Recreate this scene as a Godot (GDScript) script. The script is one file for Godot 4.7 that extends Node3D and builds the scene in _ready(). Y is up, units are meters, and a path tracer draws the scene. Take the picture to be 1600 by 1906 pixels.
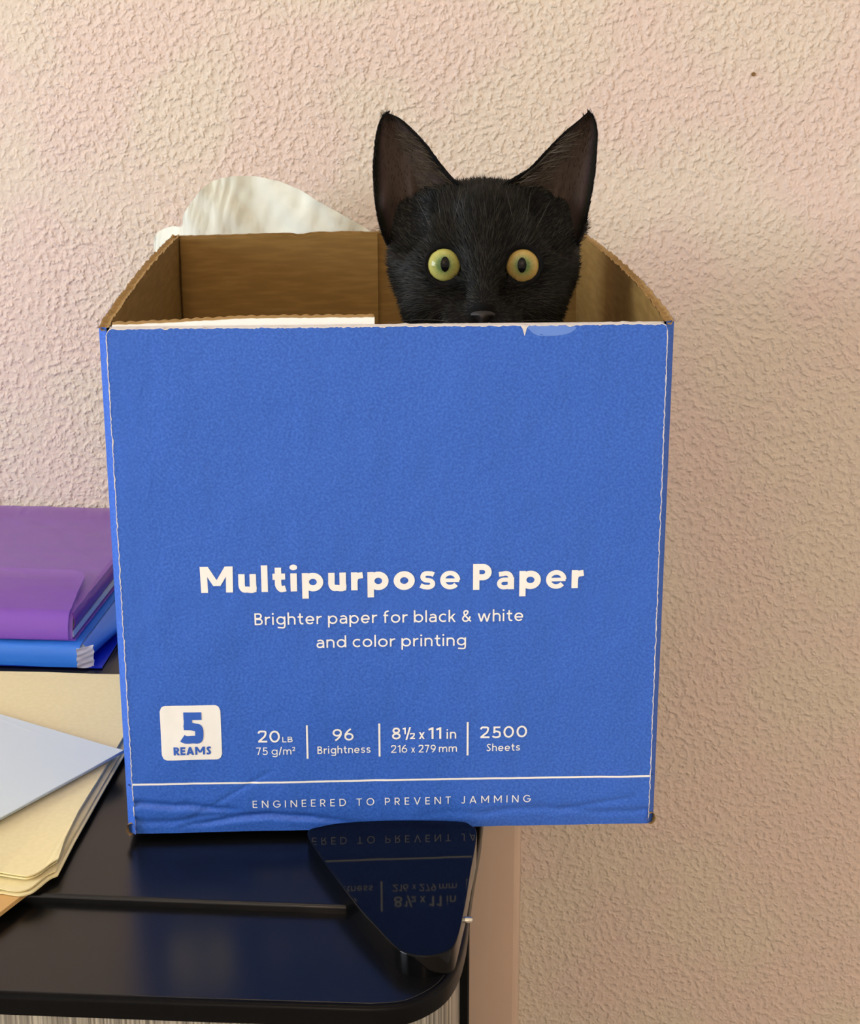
extends Node3D

const BW := 0.236      # box width
const BH := 0.2287     # box height
const BD := 0.2876     # box depth
const LID := 0.656     # top of the bin lid

var rng := RandomNumberGenerator.new()
var wob := FastNoiseLite.new()
var mats := {}

func _ready() -> void:
	rng.seed = 7
	wob.seed = 5
	wob.noise_type = FastNoiseLite.TYPE_SIMPLEX_SMOOTH
	wob.frequency = 1.0
	view_and_light()
	make_materials()
	room()
	bin()
	cardboard_box()
	cat()
	papers()
	folders()
	tissue()

# ------------------------------------------------------------------ camera, sky, lamps
func view_and_light() -> void:
	var cam := Camera3D.new()
	cam.name = "camera"
	cam.fov = rad_to_deg(2.0 * atan(953.0 / 3114.87))
	cam.near = 0.02
	cam.far = 50.0
	cam.position = Vector3(0.0676, 1.0125, 1.0742)
	cam.rotation_order = EULER_ORDER_YXZ
	cam.rotation = Vector3(-0.2923, 0.075, -0.0014)
	add_child(cam)
	cam.current = true
	var we := WorldEnvironment.new()
	we.name = "environment"
	var e := Environment.new()
	e.background_mode = Environment.BG_SKY
	var sky := Sky.new()
	var sm := ProceduralSkyMaterial.new()
	sm.sky_top_color = Color8(120, 160, 215)
	sm.sky_horizon_color = Color8(200, 215, 230)
	sm.ground_horizon_color = Color8(200, 205, 205)
	sm.ground_bottom_color = Color8(120, 120, 110)
	sky.sky_material = sm
	e.sky = sky
	e.background_energy_multiplier = 1.0
	e.tonemap_mode = Environment.TONE_MAPPER_LINEAR
	e.tonemap_exposure = 0.57
	e.sdfgi_enabled = true
	e.ssao_enabled = true
	e.ssil_enabled = true
	we.environment = e
	add_child(we)
	# daylight through the window in the left wall
	area("window_daylight", Vector3(-2.185, 1.27, 1.45), Vector3(0, -PI / 2, 0), Vector2(1.14, 0.9), Color(0.90, 0.95, 1.0), 11.0)
	# warm ceiling lamp, close to the wall
	area("ceiling_lamp_light", Vector3(-0.1, 2.395, 0.62), Vector3(-PI / 2, 0, 0), Vector2(0.34, 0.34), Color(1.0, 0.87, 0.74), 0.22)
	# small bracket lamp on the wall behind the camera
	var o := OmniLight3D.new()
	o.name = "bracket_lamp_light"
	o.position = Vector3(0.05, 2.0, 3.0)
	o.light_color = Color(1.0, 0.87, 0.74)
	o.light_energy = 1.5
	o.light_size = 0.12
	o.omni_range = 8.0
	o.omni_attenuation = 2.0
	o.shadow_enabled = true
	add_child(o)

func area(n: String, at: Vector3, rot: Vector3, size: Vector2, c: Color, energy: float) -> void:
	var l := AreaLight3D.new()
	l.name = n
	l.position = at
	l.rotation = rot
	l.area_size = size
	l.light_color = c
	l.light_energy = energy
	l.area_normalize_energy = true
	l.area_range = 8.0
	l.area_attenuation = 2.0
	l.shadow_enabled = true
	add_child(l)

# ------------------------------------------------------------------ materials
func mat(c: Color, rough := 0.6, spec := 0.5, metal := 0.0) -> StandardMaterial3D:
	var m := StandardMaterial3D.new()
	m.albedo_color = c
	m.roughness = rough
	m.metallic_specular = spec
	m.metallic = metal
	m.cull_mode = BaseMaterial3D.CULL_DISABLED
	return m

func noise_tex(sz: int, freq: float, oct: int, cols: Array, offs: Array, sd := 1, kind := FastNoiseLite.TYPE_SIMPLEX_SMOOTH) -> NoiseTexture2D:
	var n := FastNoiseLite.new()
	n.seed = sd
	n.noise_type = kind
	n.frequency = freq
	n.fractal_octaves = oct
	if kind == FastNoiseLite.TYPE_CELLULAR:
		n.cellular_return_type = FastNoiseLite.RETURN_DISTANCE
	var t := NoiseTexture2D.new()
	t.width = sz
	t.height = sz
	t.seamless = true
	t.noise = n
	var g := Gradient.new()
	g.offsets = PackedFloat32Array(offs)
	g.colors = PackedColorArray(cols)
	t.color_ramp = g
	return t

func tri(m: StandardMaterial3D, s: float) -> void:
	m.uv1_triplanar = true
	m.uv1_scale = Vector3(s, s, s)
	m.uv1_triplanar_sharpness = 4.0

func grey(v: float) -> Color:
	return Color(v, v, v)

func make_materials() -> void:
	var w := mat(Color8(214, 201, 189), 0.62, 0.4)
	w.heightmap_enabled = true
	w.heightmap_texture = noise_tex(2048, 0.05, 3, [grey(0.0), grey(0.3), grey(1.0)], [0.0, 0.5, 1.0], 11)
	w.heightmap_scale = 0.16
	w.albedo_texture = noise_tex(512, 0.008, 3, [Color8(255, 247, 246), Color8(253, 252, 246)], [0.35, 0.65], 3)
	tri(w, 1.0 / 0.62)
	w.uv1_world_triplanar = true
	mats.wall = w
	mats.paint = mat(Color8(205, 180, 160), 0.45)
	mats.plain_wall = mat(Color8(236, 231, 222), 0.8)
	mats.ceiling = mat(Color8(232, 228, 220), 0.9)
	mats.floor = mat(Color8(190, 174, 156), 0.6)
	mats.white_trim = mat(Color8(232, 230, 224), 0.4)
	var gl := mat(Color(1, 1, 1, 0.06), 0.02)
	gl.transparency = BaseMaterial3D.TRANSPARENCY_ALPHA
	mats.glass = gl
	var lamp := mat(Color8(255, 240, 215), 0.5)
	lamp.emission_enabled = true
	lamp.emission = Color(1.0, 0.80, 0.58)
	lamp.emission_energy_multiplier = 2.0
	mats.lamp = lamp
	var bulb := mat(Color8(255, 240, 215), 0.5)
	bulb.emission_enabled = true
	bulb.emission = Color(1.0, 0.86, 0.70)
	bulb.emission_energy_multiplier = 3.0
	mats.bulb = bulb
	# box
	var blue := mat(Color8(255, 255, 255), 0.5, 0.4)
	blue.albedo_texture = noise_tex(1024, 0.16, 3, [Color8(44, 90, 184), Color8(51, 99, 194), Color8(61, 109, 203)], [0.22, 0.5, 0.78], 21)
	blue.heightmap_enabled = true
	blue.heightmap_texture = noise_tex(1024, 0.11, 3, [grey(0.0), grey(1.0)], [0.2, 0.8], 22)
	blue.heightmap_scale = 0.006
	tri(blue, 1.0 / 0.24)
	mats.blue = blue
	var ink := mat(Color8(51, 98, 192), 0.5, 0.4)
	mats.ink = ink
	mats.print = mat(Color8(240, 240, 236), 0.5, 0.4)
	mats.torn = mat(Color8(212, 208, 206), 0.9)
	var kraft := mat(Color8(255, 255, 255), 0.75, 0.3)
	kraft.albedo_texture = noise_tex(512, 0.03, 4, [Color8(128, 99, 52), Color8(133, 103, 55), Color8(139, 109, 60)], [0.25, 0.5, 0.75], 31)
	tri(kraft, 1.0 / 0.12)
	kraft.uv1_scale = Vector3(2.0, 14.0, 2.0)
	mats.kraft = kraft
	mats.kraft_edge = mat(Color8(152, 122, 74), 0.9)
	mats.flute = mat(Color8(120, 90, 52), 0.9)
	# bin
	mats.gloss = mat(Color8(6, 6, 7), 0.04, 0.28)
	var satin := mat(Color8(9, 9, 10), 0.25, 0.45)
	mats.satin = satin
	mats.black = mat(Color8(8, 8, 8), 0.45, 0.2)
	mats.rim = mat(Color8(6, 6, 7), 0.3, 0.22)
	var steel := mat(Color8(255, 255, 255), 0.36, 0.5, 0.85)
	steel.albedo_texture = noise_tex(1024, 0.08, 4, [Color8(112, 112, 106), Color8(158, 158, 150), Color8(196, 196, 188)], [0.25, 0.5, 0.75], 41)
	steel.uv1_scale = Vector3(7.0, 0.03, 1)
	mats.steel = steel
	mats.chrome = mat(Color8(200, 196, 186), 0.2, 0.5, 1.0)
	# papers
	var man := mat(Color8(255, 255, 255), 0.7, 0.3)
	man.albedo_texture = noise_tex(512, 0.05, 4, [Color8(234, 219, 166), Color8(238, 223, 171)], [0.3, 0.7], 51)
	tri(man, 1.0 / 0.1)
	mats.manila = man
	mats.envelope = mat(Color8(206, 164, 104), 0.75, 0.3)
	mats.paper = mat(Color8(208, 218, 216), 0.7, 0.3)
	mats.sheet = mat(Color8(222, 224, 210), 0.7, 0.3)
	mats.sheet.backlight_enabled = true
	mats.sheet.backlight = Color(0.2, 0.2, 0.19)
	mats.violet = plastic(Color8(150, 92, 200), 0.5, 0.30)
	mats.violet_deep = plastic(Color8(128, 14, 156), 0.94, 0.3)
	mats.azure = plastic(Color8(52, 134, 236), 0.62, 0.3)
	mats.azure_deep = plastic(Color8(14, 44, 190), 0.84, 0.3)

func plastic(c: Color, a: float, rough: float) -> StandardMaterial3D:
	c.a = a
	var m := mat(c, rough, 0.55)
	m.transparency = BaseMaterial3D.TRANSPARENCY_ALPHA
	return m

# ------------------------------------------------------------------ node helpers
var used := {}
func numbered(n: String) -> String:
	if not used.has(n):
		used[n] = 0
		return n
	used[n] += 1
	return "%s_%03d" % [n, used[n]]

func thing(n: String, label: String, category: String, at := Vector3.ZERO, group := "") -> Node3D:
	var o := Node3D.new()
	o.name = numbered(n)
	add_child(o)
	o.position = at
	o.set_meta("label", label)
	o.set_meta("category", category)
	if group != "":
		o.set_meta("group", group)
	return o

func part(n: String, mesh: Mesh, m: Material, parent: Node, label := "") -> MeshInstance3D:
	var o := MeshInstance3D.new()
	o.name = n
	o.mesh = mesh
	if m:
		o.material_override = m
	o.cast_shadow = GeometryInstance3D.SHADOW_CASTING_SETTING_ON
	parent.add_child(o, true)
	if label != "":
		o.set_meta("label", label)
	return o

func struct(n: String, mesh: Mesh, m: Material, label: String, at := Vector3.ZERO) -> MeshInstance3D:
	var o := part(n, mesh, m, self, label)
	o.position = at
	o.set_meta("kind", "structure")
	return o

func begin() -> SurfaceTool:
	var st := SurfaceTool.new()
	st.begin(Mesh.PRIMITIVE_TRIANGLES)
	return st

func done(st: SurfaceTool) -> ArrayMesh:
	st.generate_normals()
	return st.commit()

func triang(st: SurfaceTool, a: Vector3, b: Vector3, c: Vector3) -> void:
	st.add_vertex(a)
	st.add_vertex(b)
	st.add_vertex(c)

func quad(st: SurfaceTool, a: Vector3, b: Vector3, c: Vector3, d: Vector3) -> void:
	triang(st, a, b, c)
	triang(st, a, c, d)

func box(st: SurfaceTool, lo: Vector3, hi: Vector3, bev := 0.0) -> void:
	# a box, its edges chamfered by bev
	var c := (lo + hi) / 2
	var h := (hi - lo) / 2
	st.set_smooth_group(-1)
	for ax in 3:
		for s in [-1.0, 1.0]:
			var n := Vector3.ZERO
			n[ax] = s
			var u := Vector3.ZERO
			u[(ax + 1) % 3] = 1
			var v := Vector3.ZERO
			v[(ax + 2) % 3] = 1
			var hu: float = h[(ax + 1) % 3] - bev
			var hv: float = h[(ax + 2) % 3] - bev
			var o: Vector3 = c + n * h[ax]
			var q := [o - u * hu - v * hv, o + u * hu - v * hv, o + u * hu + v * hv, o - u * hu + v * hv]
			if s > 0:
				q.reverse()
			quad(st, q[0], q[1], q[2], q[3])
	if bev <= 0.0:
		return
	for ax in 3:
		var b := (ax + 1) % 3
		var d := (ax + 2) % 3
		for sb in [-1.0, 1.0]:
			for sd in [-1.0, 1.0]:
				var p := []
				for k in [[0, -1.0], [1, -1.0], [1, 1.0], [0, 1.0]]:
					var t := Vector3.ZERO
					t[ax] = k[1] * (h[ax] - bev)
					t[b] = sb * (h[b] - (bev if k[0] == 1 else 0.0))
					t[d] = sd * (h[d] - (0.0 if k[0] == 1 else bev))
					p.append(c + t)
				if sb * sd < 0:
					p.reverse()
				quad(st, p[0], p[1], p[2], p[3])
	for sx in [-1.0, 1.0]:
		for sy in [-1.0, 1.0]:
			for sz in [-1.0, 1.0]:
				var a := c + Vector3(sx * h.x, sy * (h.y - bev), sz * (h.z - bev))
				var b2 := c + Vector3(sx * (h.x - bev), sy * h.y, sz * (h.z - bev))
				var d2 := c + Vector3(sx * (h.x - bev), sy * (h.y - bev), sz * h.z)
				if sx * sy * sz > 0:
					triang(st, a, d2, b2)
				else:
					triang(st, a, b2, d2)

func boxes(list: Array, bev := 0.0) -> ArrayMesh:
	var st := begin()
	for b in list:
		box(st, b[0], b[1], bev)
	return done(st)

# a grid of points made smooth: f(u, v) -> Vector3
func grid(st: SurfaceTool, nu: int, nv: int, f: Callable, group := 1, flip := false) -> void:
	st.set_smooth_group(group)
	var p := PackedVector3Array()
	for j in nv + 1:
		for i in nu + 1:
			p.append(f.call(float(i) / nu, float(j) / nv))
	for j in nv:
		for i in nu:
			var a := p[j * (nu + 1) + i]
			var b := p[j * (nu + 1) + i + 1]
			var c := p[(j + 1) * (nu + 1) + i + 1]
			var d := p[(j + 1) * (nu + 1) + i]
			if flip:
				uvv(st, i, j, nu, nv, a); uvv(st, i + 1, j, nu, nv, b); uvv(st, i + 1, j + 1, nu, nv, c)
				uvv(st, i, j, nu, nv, a); uvv(st, i + 1, j + 1, nu, nv, c); uvv(st, i, j + 1, nu, nv, d)
			else:
				uvv(st, i, j, nu, nv, a); uvv(st, i, j + 1, nu, nv, d); uvv(st, i + 1, j + 1, nu, nv, c)
				uvv(st, i, j, nu, nv, a); uvv(st, i + 1, j + 1, nu, nv, c); uvv(st, i + 1, j, nu, nv, b)

func uvv(st: SurfaceTool, i: int, j: int, nu: int, nv: int, p: Vector3) -> void:
	st.set_uv(Vector2(float(i) / nu, float(j) / nv))
	st.add_vertex(p)

# a sheet with thickness: f(u, v) is its upper face, down the thickness vector
func sheet(nu: int, nv: int, f: Callable, down: Vector3) -> ArrayMesh:
	var st := begin()
	grid(st, nu, nv, f, 1)
	grid(st, nu, nv, func(u, v): return f.call(u, v) + down, 2, true)
	grid(st, nu, 1, func(u, v): return f.call(u, 0.0) + down * v, 3, true)
	grid(st, nu, 1, func(u, v): return f.call(u, 1.0) + down * v, 4)
	grid(st, nv, 1, func(u, v): return f.call(0.0, u) + down * v, 5)
	grid(st, nv, 1, func(u, v): return f.call(1.0, u) + down * v, 6, true)
	return done(st)

func inset(poly: PackedVector2Array, d: float) -> PackedVector2Array:
	var out := PackedVector2Array()
	var n := poly.size()
	var s := 1.0 if Geometry2D.is_polygon_clockwise(poly) else -1.0
	for i in n:
		var a := (poly[i] - poly[(i + n - 1) % n]).normalized()
		var b := (poly[(i + 1) % n] - poly[i]).normalized()
		var na := Vector2(-a.y, a.x)
		var nb := Vector2(-b.y, b.x)
		var m := (na + nb).normalized()
		out.append(poly[i] + m * s * d * -1.0 / maxf(0.4, m.dot(na)))
	return out

# an upright slab over an outline in (x, z), its top edge rounded by r; the outline's height may vary: top(x, z)
func slab(st: SurfaceTool, poly: PackedVector2Array, y0: float, y1: float, r := 0.0, top: Variant = null, bottom_too := true) -> void:
	var h := func(p: Vector2, y: float) -> Vector3:
		return Vector3(p.x, ((top as Callable).call(p.x, p.y) + (y - y1)) if top != null else y, p.y)
	var rings := [[poly, y0]]
	if r > 0.0:
		for k in 5:
			var a := PI / 2 * k / 4.0
			rings.append([inset(poly, r * (1.0 - cos(a))), y1 - r * (1.0 - sin(a))])
	else:
		rings.append([poly, y1])
	var n := poly.size()
	var cw := Geometry2D.is_polygon_clockwise(poly)
	st.set_smooth_group(1 if n > 12 else -1)
	for k in rings.size() - 1:
		for i in n:
			var j := (i + 1) % n
			var a: Vector3 = h.call(rings[k][0][i], rings[k][1]) if k > 0 else Vector3(poly[i].x, y0, poly[i].y)
			var b: Vector3 = h.call(rings[k][0][j], rings[k][1]) if k > 0 else Vector3(poly[j].x, y0, poly[j].y)
			var c: Vector3 = h.call(rings[k + 1][0][j], rings[k + 1][1])
			var d: Vector3 = h.call(rings[k + 1][0][i], rings[k + 1][1])
			if cw:
				quad(st, d, c, b, a)
			else:
				quad(st, a, b, c, d)
	var last: PackedVector2Array = rings[-1][0]
	for pass_ in (2 if bottom_too else 1):
		st.set_smooth_group(10 + pass_)
		var pp := last if pass_ == 0 else poly
		var id := Geometry2D.triangulate_polygon(pp)
		for t in range(0, id.size(), 3):
			var q := []
			for k in 3:
				var p := pp[id[t + k]]
				q.append(h.call(p, y1) if pass_ == 0 else Vector3(p.x, y0, p.y))
			var nn: float = (q[1] - q[0]).cross(q[2] - q[0]).y
			if (nn > 0) == (pass_ == 0):
				triang(st, q[0], q[2], q[1])
			else:
				triang(st, q[0], q[1], q[2])

func slab_mesh(poly: PackedVector2Array, y0: float, y1: float, r := 0.0, top: Variant = null) -> ArrayMesh:
	var st := begin()
	slab(st, poly, y0, y1, r, top)
	return done(st)

func arc2(c: Vector2, rx: float, ry: float, a0: float, a1: float, n := 10) -> PackedVector2Array:
	var o := PackedVector2Array()
	for i in n + 1:
		var a := deg_to_rad(lerpf(a0, a1, float(i) / n))
		o.append(c + Vector2(cos(a) * rx, sin(a) * ry))
	return o

func catmull(p: Array, n := 8) -> PackedVector2Array:
	var o := PackedVector2Array()
	for i in p.size() - 1:
		var a: Vector2 = p[maxi(i - 1, 0)]
		var d: Vector2 = p[mini(i + 2, p.size() - 1)]
		for k in n:
			o.append((p[i] as Vector2).cubic_interpolate(p[i + 1], a, d, float(k) / n))
	o.append(p[-1])
	return o

func closed(p: Array, n := 6) -> PackedVector2Array:
	var o := PackedVector2Array()
	var m := p.size()
	for i in m:
		for k in n:
			o.append((p[i] as Vector2).cubic_interpolate(p[(i + 1) % m], p[(i + m - 1) % m], p[(i + 2) % m], float(k) / n))
	return o

func tube(st: SurfaceTool, pts: Array, r0: float, r1: float, sides := 6) -> void:
	st.set_smooth_group(1)
	var rings := []
	for i in pts.size():
		var t: Vector3 = (pts[mini(i + 1, pts.size() - 1)] - pts[maxi(i - 1, 0)]).normalized()
		var s := t.cross(Vector3(0.31, 0.85, 0.42)).normalized()
		var u := s.cross(t)
		var r := lerpf(r0, r1, float(i) / (pts.size() - 1))
		var ring := []
		for k in sides:
			var a := TAU * k / sides
			ring.append(pts[i] + (s * cos(a) + u * sin(a)) * r)
		rings.append(ring)
	for i in rings.size() - 1:
		for k in sides:
			var j := (k + 1) % sides
			quad(st, rings[i][k], rings[i][j], rings[i + 1][j], rings[i + 1][k])

# ------------------------------------------------------------------ the room
func room() -> void:
	var x0 := -2.2
	var x1 := 1.3
	var z1 := 3.2
	var hh := 2.45
	struct("wall_back", boxes([[Vector3(x0 - 0.1, 0, -0.1), Vector3(x1 + 0.1, hh, 0)]]), mats.wall, "pinkish beige wall with a bumpy sprayed texture behind the box")
	struct("wall_left", boxes([[Vector3(x0 - 0.1, 0, 0), Vector3(x0, 0.78, z1)], [Vector3(x0 - 0.1, 1.76, 0), Vector3(x0, hh, z1)], [Vector3(x0 - 0.1, 0.78, 0), Vector3(x0, 1.76, 0.84)], [Vector3(x0 - 0.1, 0.78, 2.06), Vector3(x0, 1.76, z1)]]), mats.plain_wall, "side wall with the window opening")
	struct("wall_right", boxes([[Vector3(x1, 0, 0), Vector3(x1 + 0.1, hh, z1)]]), mats.plain_wall, "plain side wall out of view")
	struct("wall_front", boxes([[Vector3(x0 - 0.1, 0, z1), Vector3(x1 + 0.1, hh, z1 + 0.1)]]), mats.plain_wall, "plain wall behind the camera")
	struct("floor", boxes([[Vector3(x0 - 0.1, -0.1, -0.1), Vector3(x1 + 0.1, 0, z1 + 0.1)]]), mats.floor, "plain pale floor")
	struct("ceiling", boxes([[Vector3(x0 - 0.1, hh, -0.1), Vector3(x1 + 0.1, hh + 0.1, z1 + 0.1)]]), mats.ceiling, "white ceiling")
	var win := Node3D.new()
	win.name = "window_1"
	add_child(win)
	win.set_meta("kind", "structure")
	win.set_meta("label", "window in the side wall")
	part("window_frame", boxes([[Vector3(-2.3, 0.78, 0.84), Vector3(-2.19, 0.82, 2.06)], [Vector3(-2.3, 1.72, 0.84), Vector3(-2.19, 1.76, 2.06)], [Vector3(-2.3, 0.82, 0.84), Vector3(-2.19, 1.72, 0.88)], [Vector3(-2.3, 0.82, 2.02), Vector3(-2.19, 1.72, 2.06)]], 0.003), mats.white_trim, win)
	part("pane", boxes([[Vector3(-2.25, 0.82, 0.88), Vector3(-2.246, 1.72, 2.02)]]), mats.glass, win)
	var lampn := thing("ceiling_lamp", "round warm ceiling lamp overhead", "lamp", Vector3(-0.1, 2.41, 0.62))
	var st := begin()
	var circ := arc2(Vector2.ZERO, 0.17, 0.17, 0, 352.5, 47)
	slab(st, circ, 0.0, 0.02)
	part("diffuser", done(st), mats.lamp, lampn)
	var st2 := begin()
	slab(st2, arc2(Vector2.ZERO, 0.185, 0.185, 0, 352.5, 47), 0.02, 0.04)
	part("rim", done(st2), mats.white_trim, lampn)
	var bl := thing("bracket_lamp", "small round lamp on a bracket on the wall behind the camera", "lamp", Vector3(0.05, 1.9, 3.2))
	var sb := SphereMesh.new()
	sb.radius = 0.14
	sb.height = 0.28
	part("bulb", sb, mats.bulb, bl).position = Vector3(0, 0.1, -0.2)
	var arm := begin()
	tube(arm, [Vector3(0, 0, 0), Vector3(0, -0.02, -0.1), Vector3(0, 0.0, -0.19), Vector3(0, 0.0, -0.2)], 0.008, 0.008, 10)
	part("arm", done(arm), mats.white_trim, bl)
	var dot := CylinderMesh.new()
	dot.top_radius = 0.0011
	dot.bottom_radius = 0.0013
	dot.height = 0.0012
	dot.radial_segments = 12
	var mark := part("nail_head", dot, mats.flute, get_node("wall_back"), "tiny dark nail head in the wall")
	mark.position = Vector3(0.1866, 0.9735, 0.0004)
	mark.rotation.x = PI / 2
	# painted cable duct that climbs the wall behind the bin
	var prof := PackedVector2Array([Vector2(-0.01, 0.0005), Vector2(-0.01, 0.009), Vector2(-0.0088, 0.0112), Vector2(-0.007, 0.012)])
	prof.append_array(PackedVector2Array([Vector2(0.047, 0.012), Vector2(0.0495, 0.0113), Vector2(0.051, 0.009), Vector2(0.0515, 0.0005)]))
	struct("trim_1", slab_mesh(prof, 0.0, 0.62), mats.paint, "smooth vertical strip painted beige on the wall behind the bin")

# ------------------------------------------------------------------ the bin
func bin() -> void:
	var t := thing("waste_bin", "brushed steel waste bin with a glossy black lid, under the blue box", "bin", Vector3(0, 0, 0))
	var xl := -0.62
	var body := arc2(Vector2(0.0335 - 0.035, 0.524 - 0.035), 0.035, 0.035, 90, 0, 10)
	body.append_array(PackedVector2Array([Vector2(0.0335, 0.455), Vector2(0.0085, 0.05), Vector2(-0.01, 0.03), Vector2(xl + 0.02, 0.03), Vector2(xl, 0.05)]))
	body.append_array(arc2(Vector2(xl + 0.035, 0.524 - 0.035), 0.035, 0.035, 180, 90, 10))
	var st := begin()
	# steel shell with coordinates along its girth
	var girth := 0.0
	st.set_smooth_group(1)
	var cw := Geometry2D.is_polygon_clockwise(body)
	for i in body.size():
		var a := body[i]
		var b := body[(i + 1) % body.size()]
		var l := a.distance_to(b)
		var segs := maxi(1, int(l / 0.05))
		for k in segs:
			var p := a.lerp(b, float(k) / segs)
			var q := a.lerp(b, float(k + 1) / segs)
			var g0 := girth + l * k / segs
			var g1 := girth + l * (k + 1) / segs
			var vs := [[p, 0.03, g0], [q, 0.03, g1], [q, 0.6462, g1], [p, 0.6462, g0]]
			var order := [0, 1, 2, 0, 2, 3] if not cw else [0, 2, 1, 0, 3, 2]
			for o in order:
				st.set_uv(Vector2(vs[o][2], vs[o][1]))
				st.add_vertex(Vector3(vs[o][0].x, vs[o][1], vs[o][0].y))
		girth += l
	part("steel_body", done(st), mats.steel, t, "brushed steel shell with vertical grain")
	part("base", slab_mesh(inset(body, 0.003), 0.0, 0.03), mats.black, t)
	part("side_frame", slab_mesh(PackedVector2Array([Vector2(0.0335, 0.4560), Vector2(0.0368, 0.4560), Vector2(0.0374, 0.4545), Vector2(0.0366, 0.4420), Vector2(0.0320, 0.4380), Vector2(0.0310, 0.4500)]), 0.002, 0.6455), mats.black, t, "black upright frame at the side of the bin")
	# rim and front deck
	var rim := rim_outline(xl, 0.0)
	var s2 := begin()
	slab(s2, rim, 0.6435, LID - 0.004, 0.0022)
	part("rim", done(s2), mats.rim, t, "black rim round the top")
	var s6 := begin()
	slab(s6, inset(rim, 0.0028), LID - 0.0046, LID - 0.0038, 0.0003)
	part("front_deck", done(s6), mats.satin, t, "satin black deck in front of the lid")
	# raised lid with a rounded front edge, its corner cut for the hinge cover
	var lid := PackedVector2Array([Vector2(xl + 0.006, 0.04), Vector2(xl + 0.006, 0.461), Vector2(-0.0125, 0.461)])
	lid.append_array(catmull([Vector2(-0.0105, 0.4600), Vector2(-0.0085, 0.4560), Vector2(-0.0095, 0.452)], 3))
	lid.append_array(PackedVector2Array([Vector2(-0.034, 0.405), Vector2(0.034, 0.395), Vector2(0.034, 0.04)]))
	var s3 := begin()
	slab(s3, dense(lid), LID - 0.0045, LID, 0.0016)
	part("lid", done(s3), mats.satin, t, "satin black lid panel")
	# hinge cover: a glossy rounded triangle
	var hp := closed([Vector2(-0.0365, 0.4135), Vector2(-0.0308, 0.4068), Vector2(-0.0192, 0.4025), Vector2(0.0022, 0.3992), Vector2(0.0285, 0.3982), Vector2(0.0352, 0.4015), Vector2(0.0381, 0.4100), Vector2(0.0371, 0.4400), Vector2(0.0361, 0.4690), Vector2(0.0345, 0.4925), Vector2(0.0326, 0.5004), Vector2(0.0285, 0.5042), Vector2(0.0226, 0.5062), Vector2(0.0163, 0.5051), Vector2(0.0115, 0.5016), Vector2(0.0072, 0.4955), Vector2(0.0025, 0.4880), Vector2(-0.0080, 0.4710), Vector2(-0.0268, 0.4360)], 5)
	var s4 := begin()
	slab(s4, hp, LID - 0.0046, LID + 0.0085, 0.0007, func(x: float, z: float) -> float: return LID + 0.0085 - 0.0028 * clampf((z - 0.40) / 0.11, 0.0, 1.0))
	part("hinge_cover", done(s4), mats.gloss, t, "mirror glossy black triangular hinge cover")
	var s5 := begin()
	tube(s5, [Vector3(0.0362, LID - 0.001, 0.4665), Vector3(0.0385, LID - 0.001, 0.4665), Vector3(0.0392, LID - 0.001, 0.4665)], 0.0014, 0.0011, 10)
	part("pin", done(s5), mats.chrome, t, "small bright metal hinge pin")

func dense(p: PackedVector2Array, step := 0.02) -> PackedVector2Array:
	var o := PackedVector2Array()
	for i in p.size():
		var a := p[i]
		var b := p[(i + 1) % p.size()]
		var n := maxi(1, int(a.distance_to(b) / step))
		for k in n:
			o.append(a.lerp(b, float(k) / n))
	return o

func rounded_rect(x0: float, x1: float, z0: float, z1: float, r: float) -> PackedVector2Array:
	var o := PackedVector2Array()
	o.append_array(arc2(Vector2(x1 - r, z1 - r), r, r, 90, 0, 8))
	o.append_array(arc2(Vector2(x1 - r, z0 + r), r, r, 0, -90, 8))
	o.append_array(arc2(Vector2(x0 + r, z0 + r), r, r, -90, -180, 8))
	o.append_array(arc2(Vector2(x0 + r, z1 - r), r, r, 180, 90, 8))
	return o

func rim_outline(xl: float, d: float) -> PackedVector2Array:
	var o := PackedVector2Array([Vector2(xl, 0.03), Vector2(xl, 0.529)])
	o.append_array(PackedVector2Array([Vector2(-0.3, 0.5293), Vector2(-0.138, 0.5294), Vector2(-0.06, 0.5288)]))
	o.append_array(catmull([Vector2(0.0039, 0.5276), Vector2(0.0178, 0.5242), Vector2(0.0292, 0.5124), Vector2(0.0346, 0.4973), Vector2(0.0368, 0.4774), Vector2(0.0372, 0.456), Vector2(0.0377, 0.4247), Vector2(0.0391, 0.3875)], 5))
	o.append_array(PackedVector2Array([Vector2(0.0392, 0.3), Vector2(0.0392, 0.03)]))
	return dense(o, 0.03)

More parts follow.
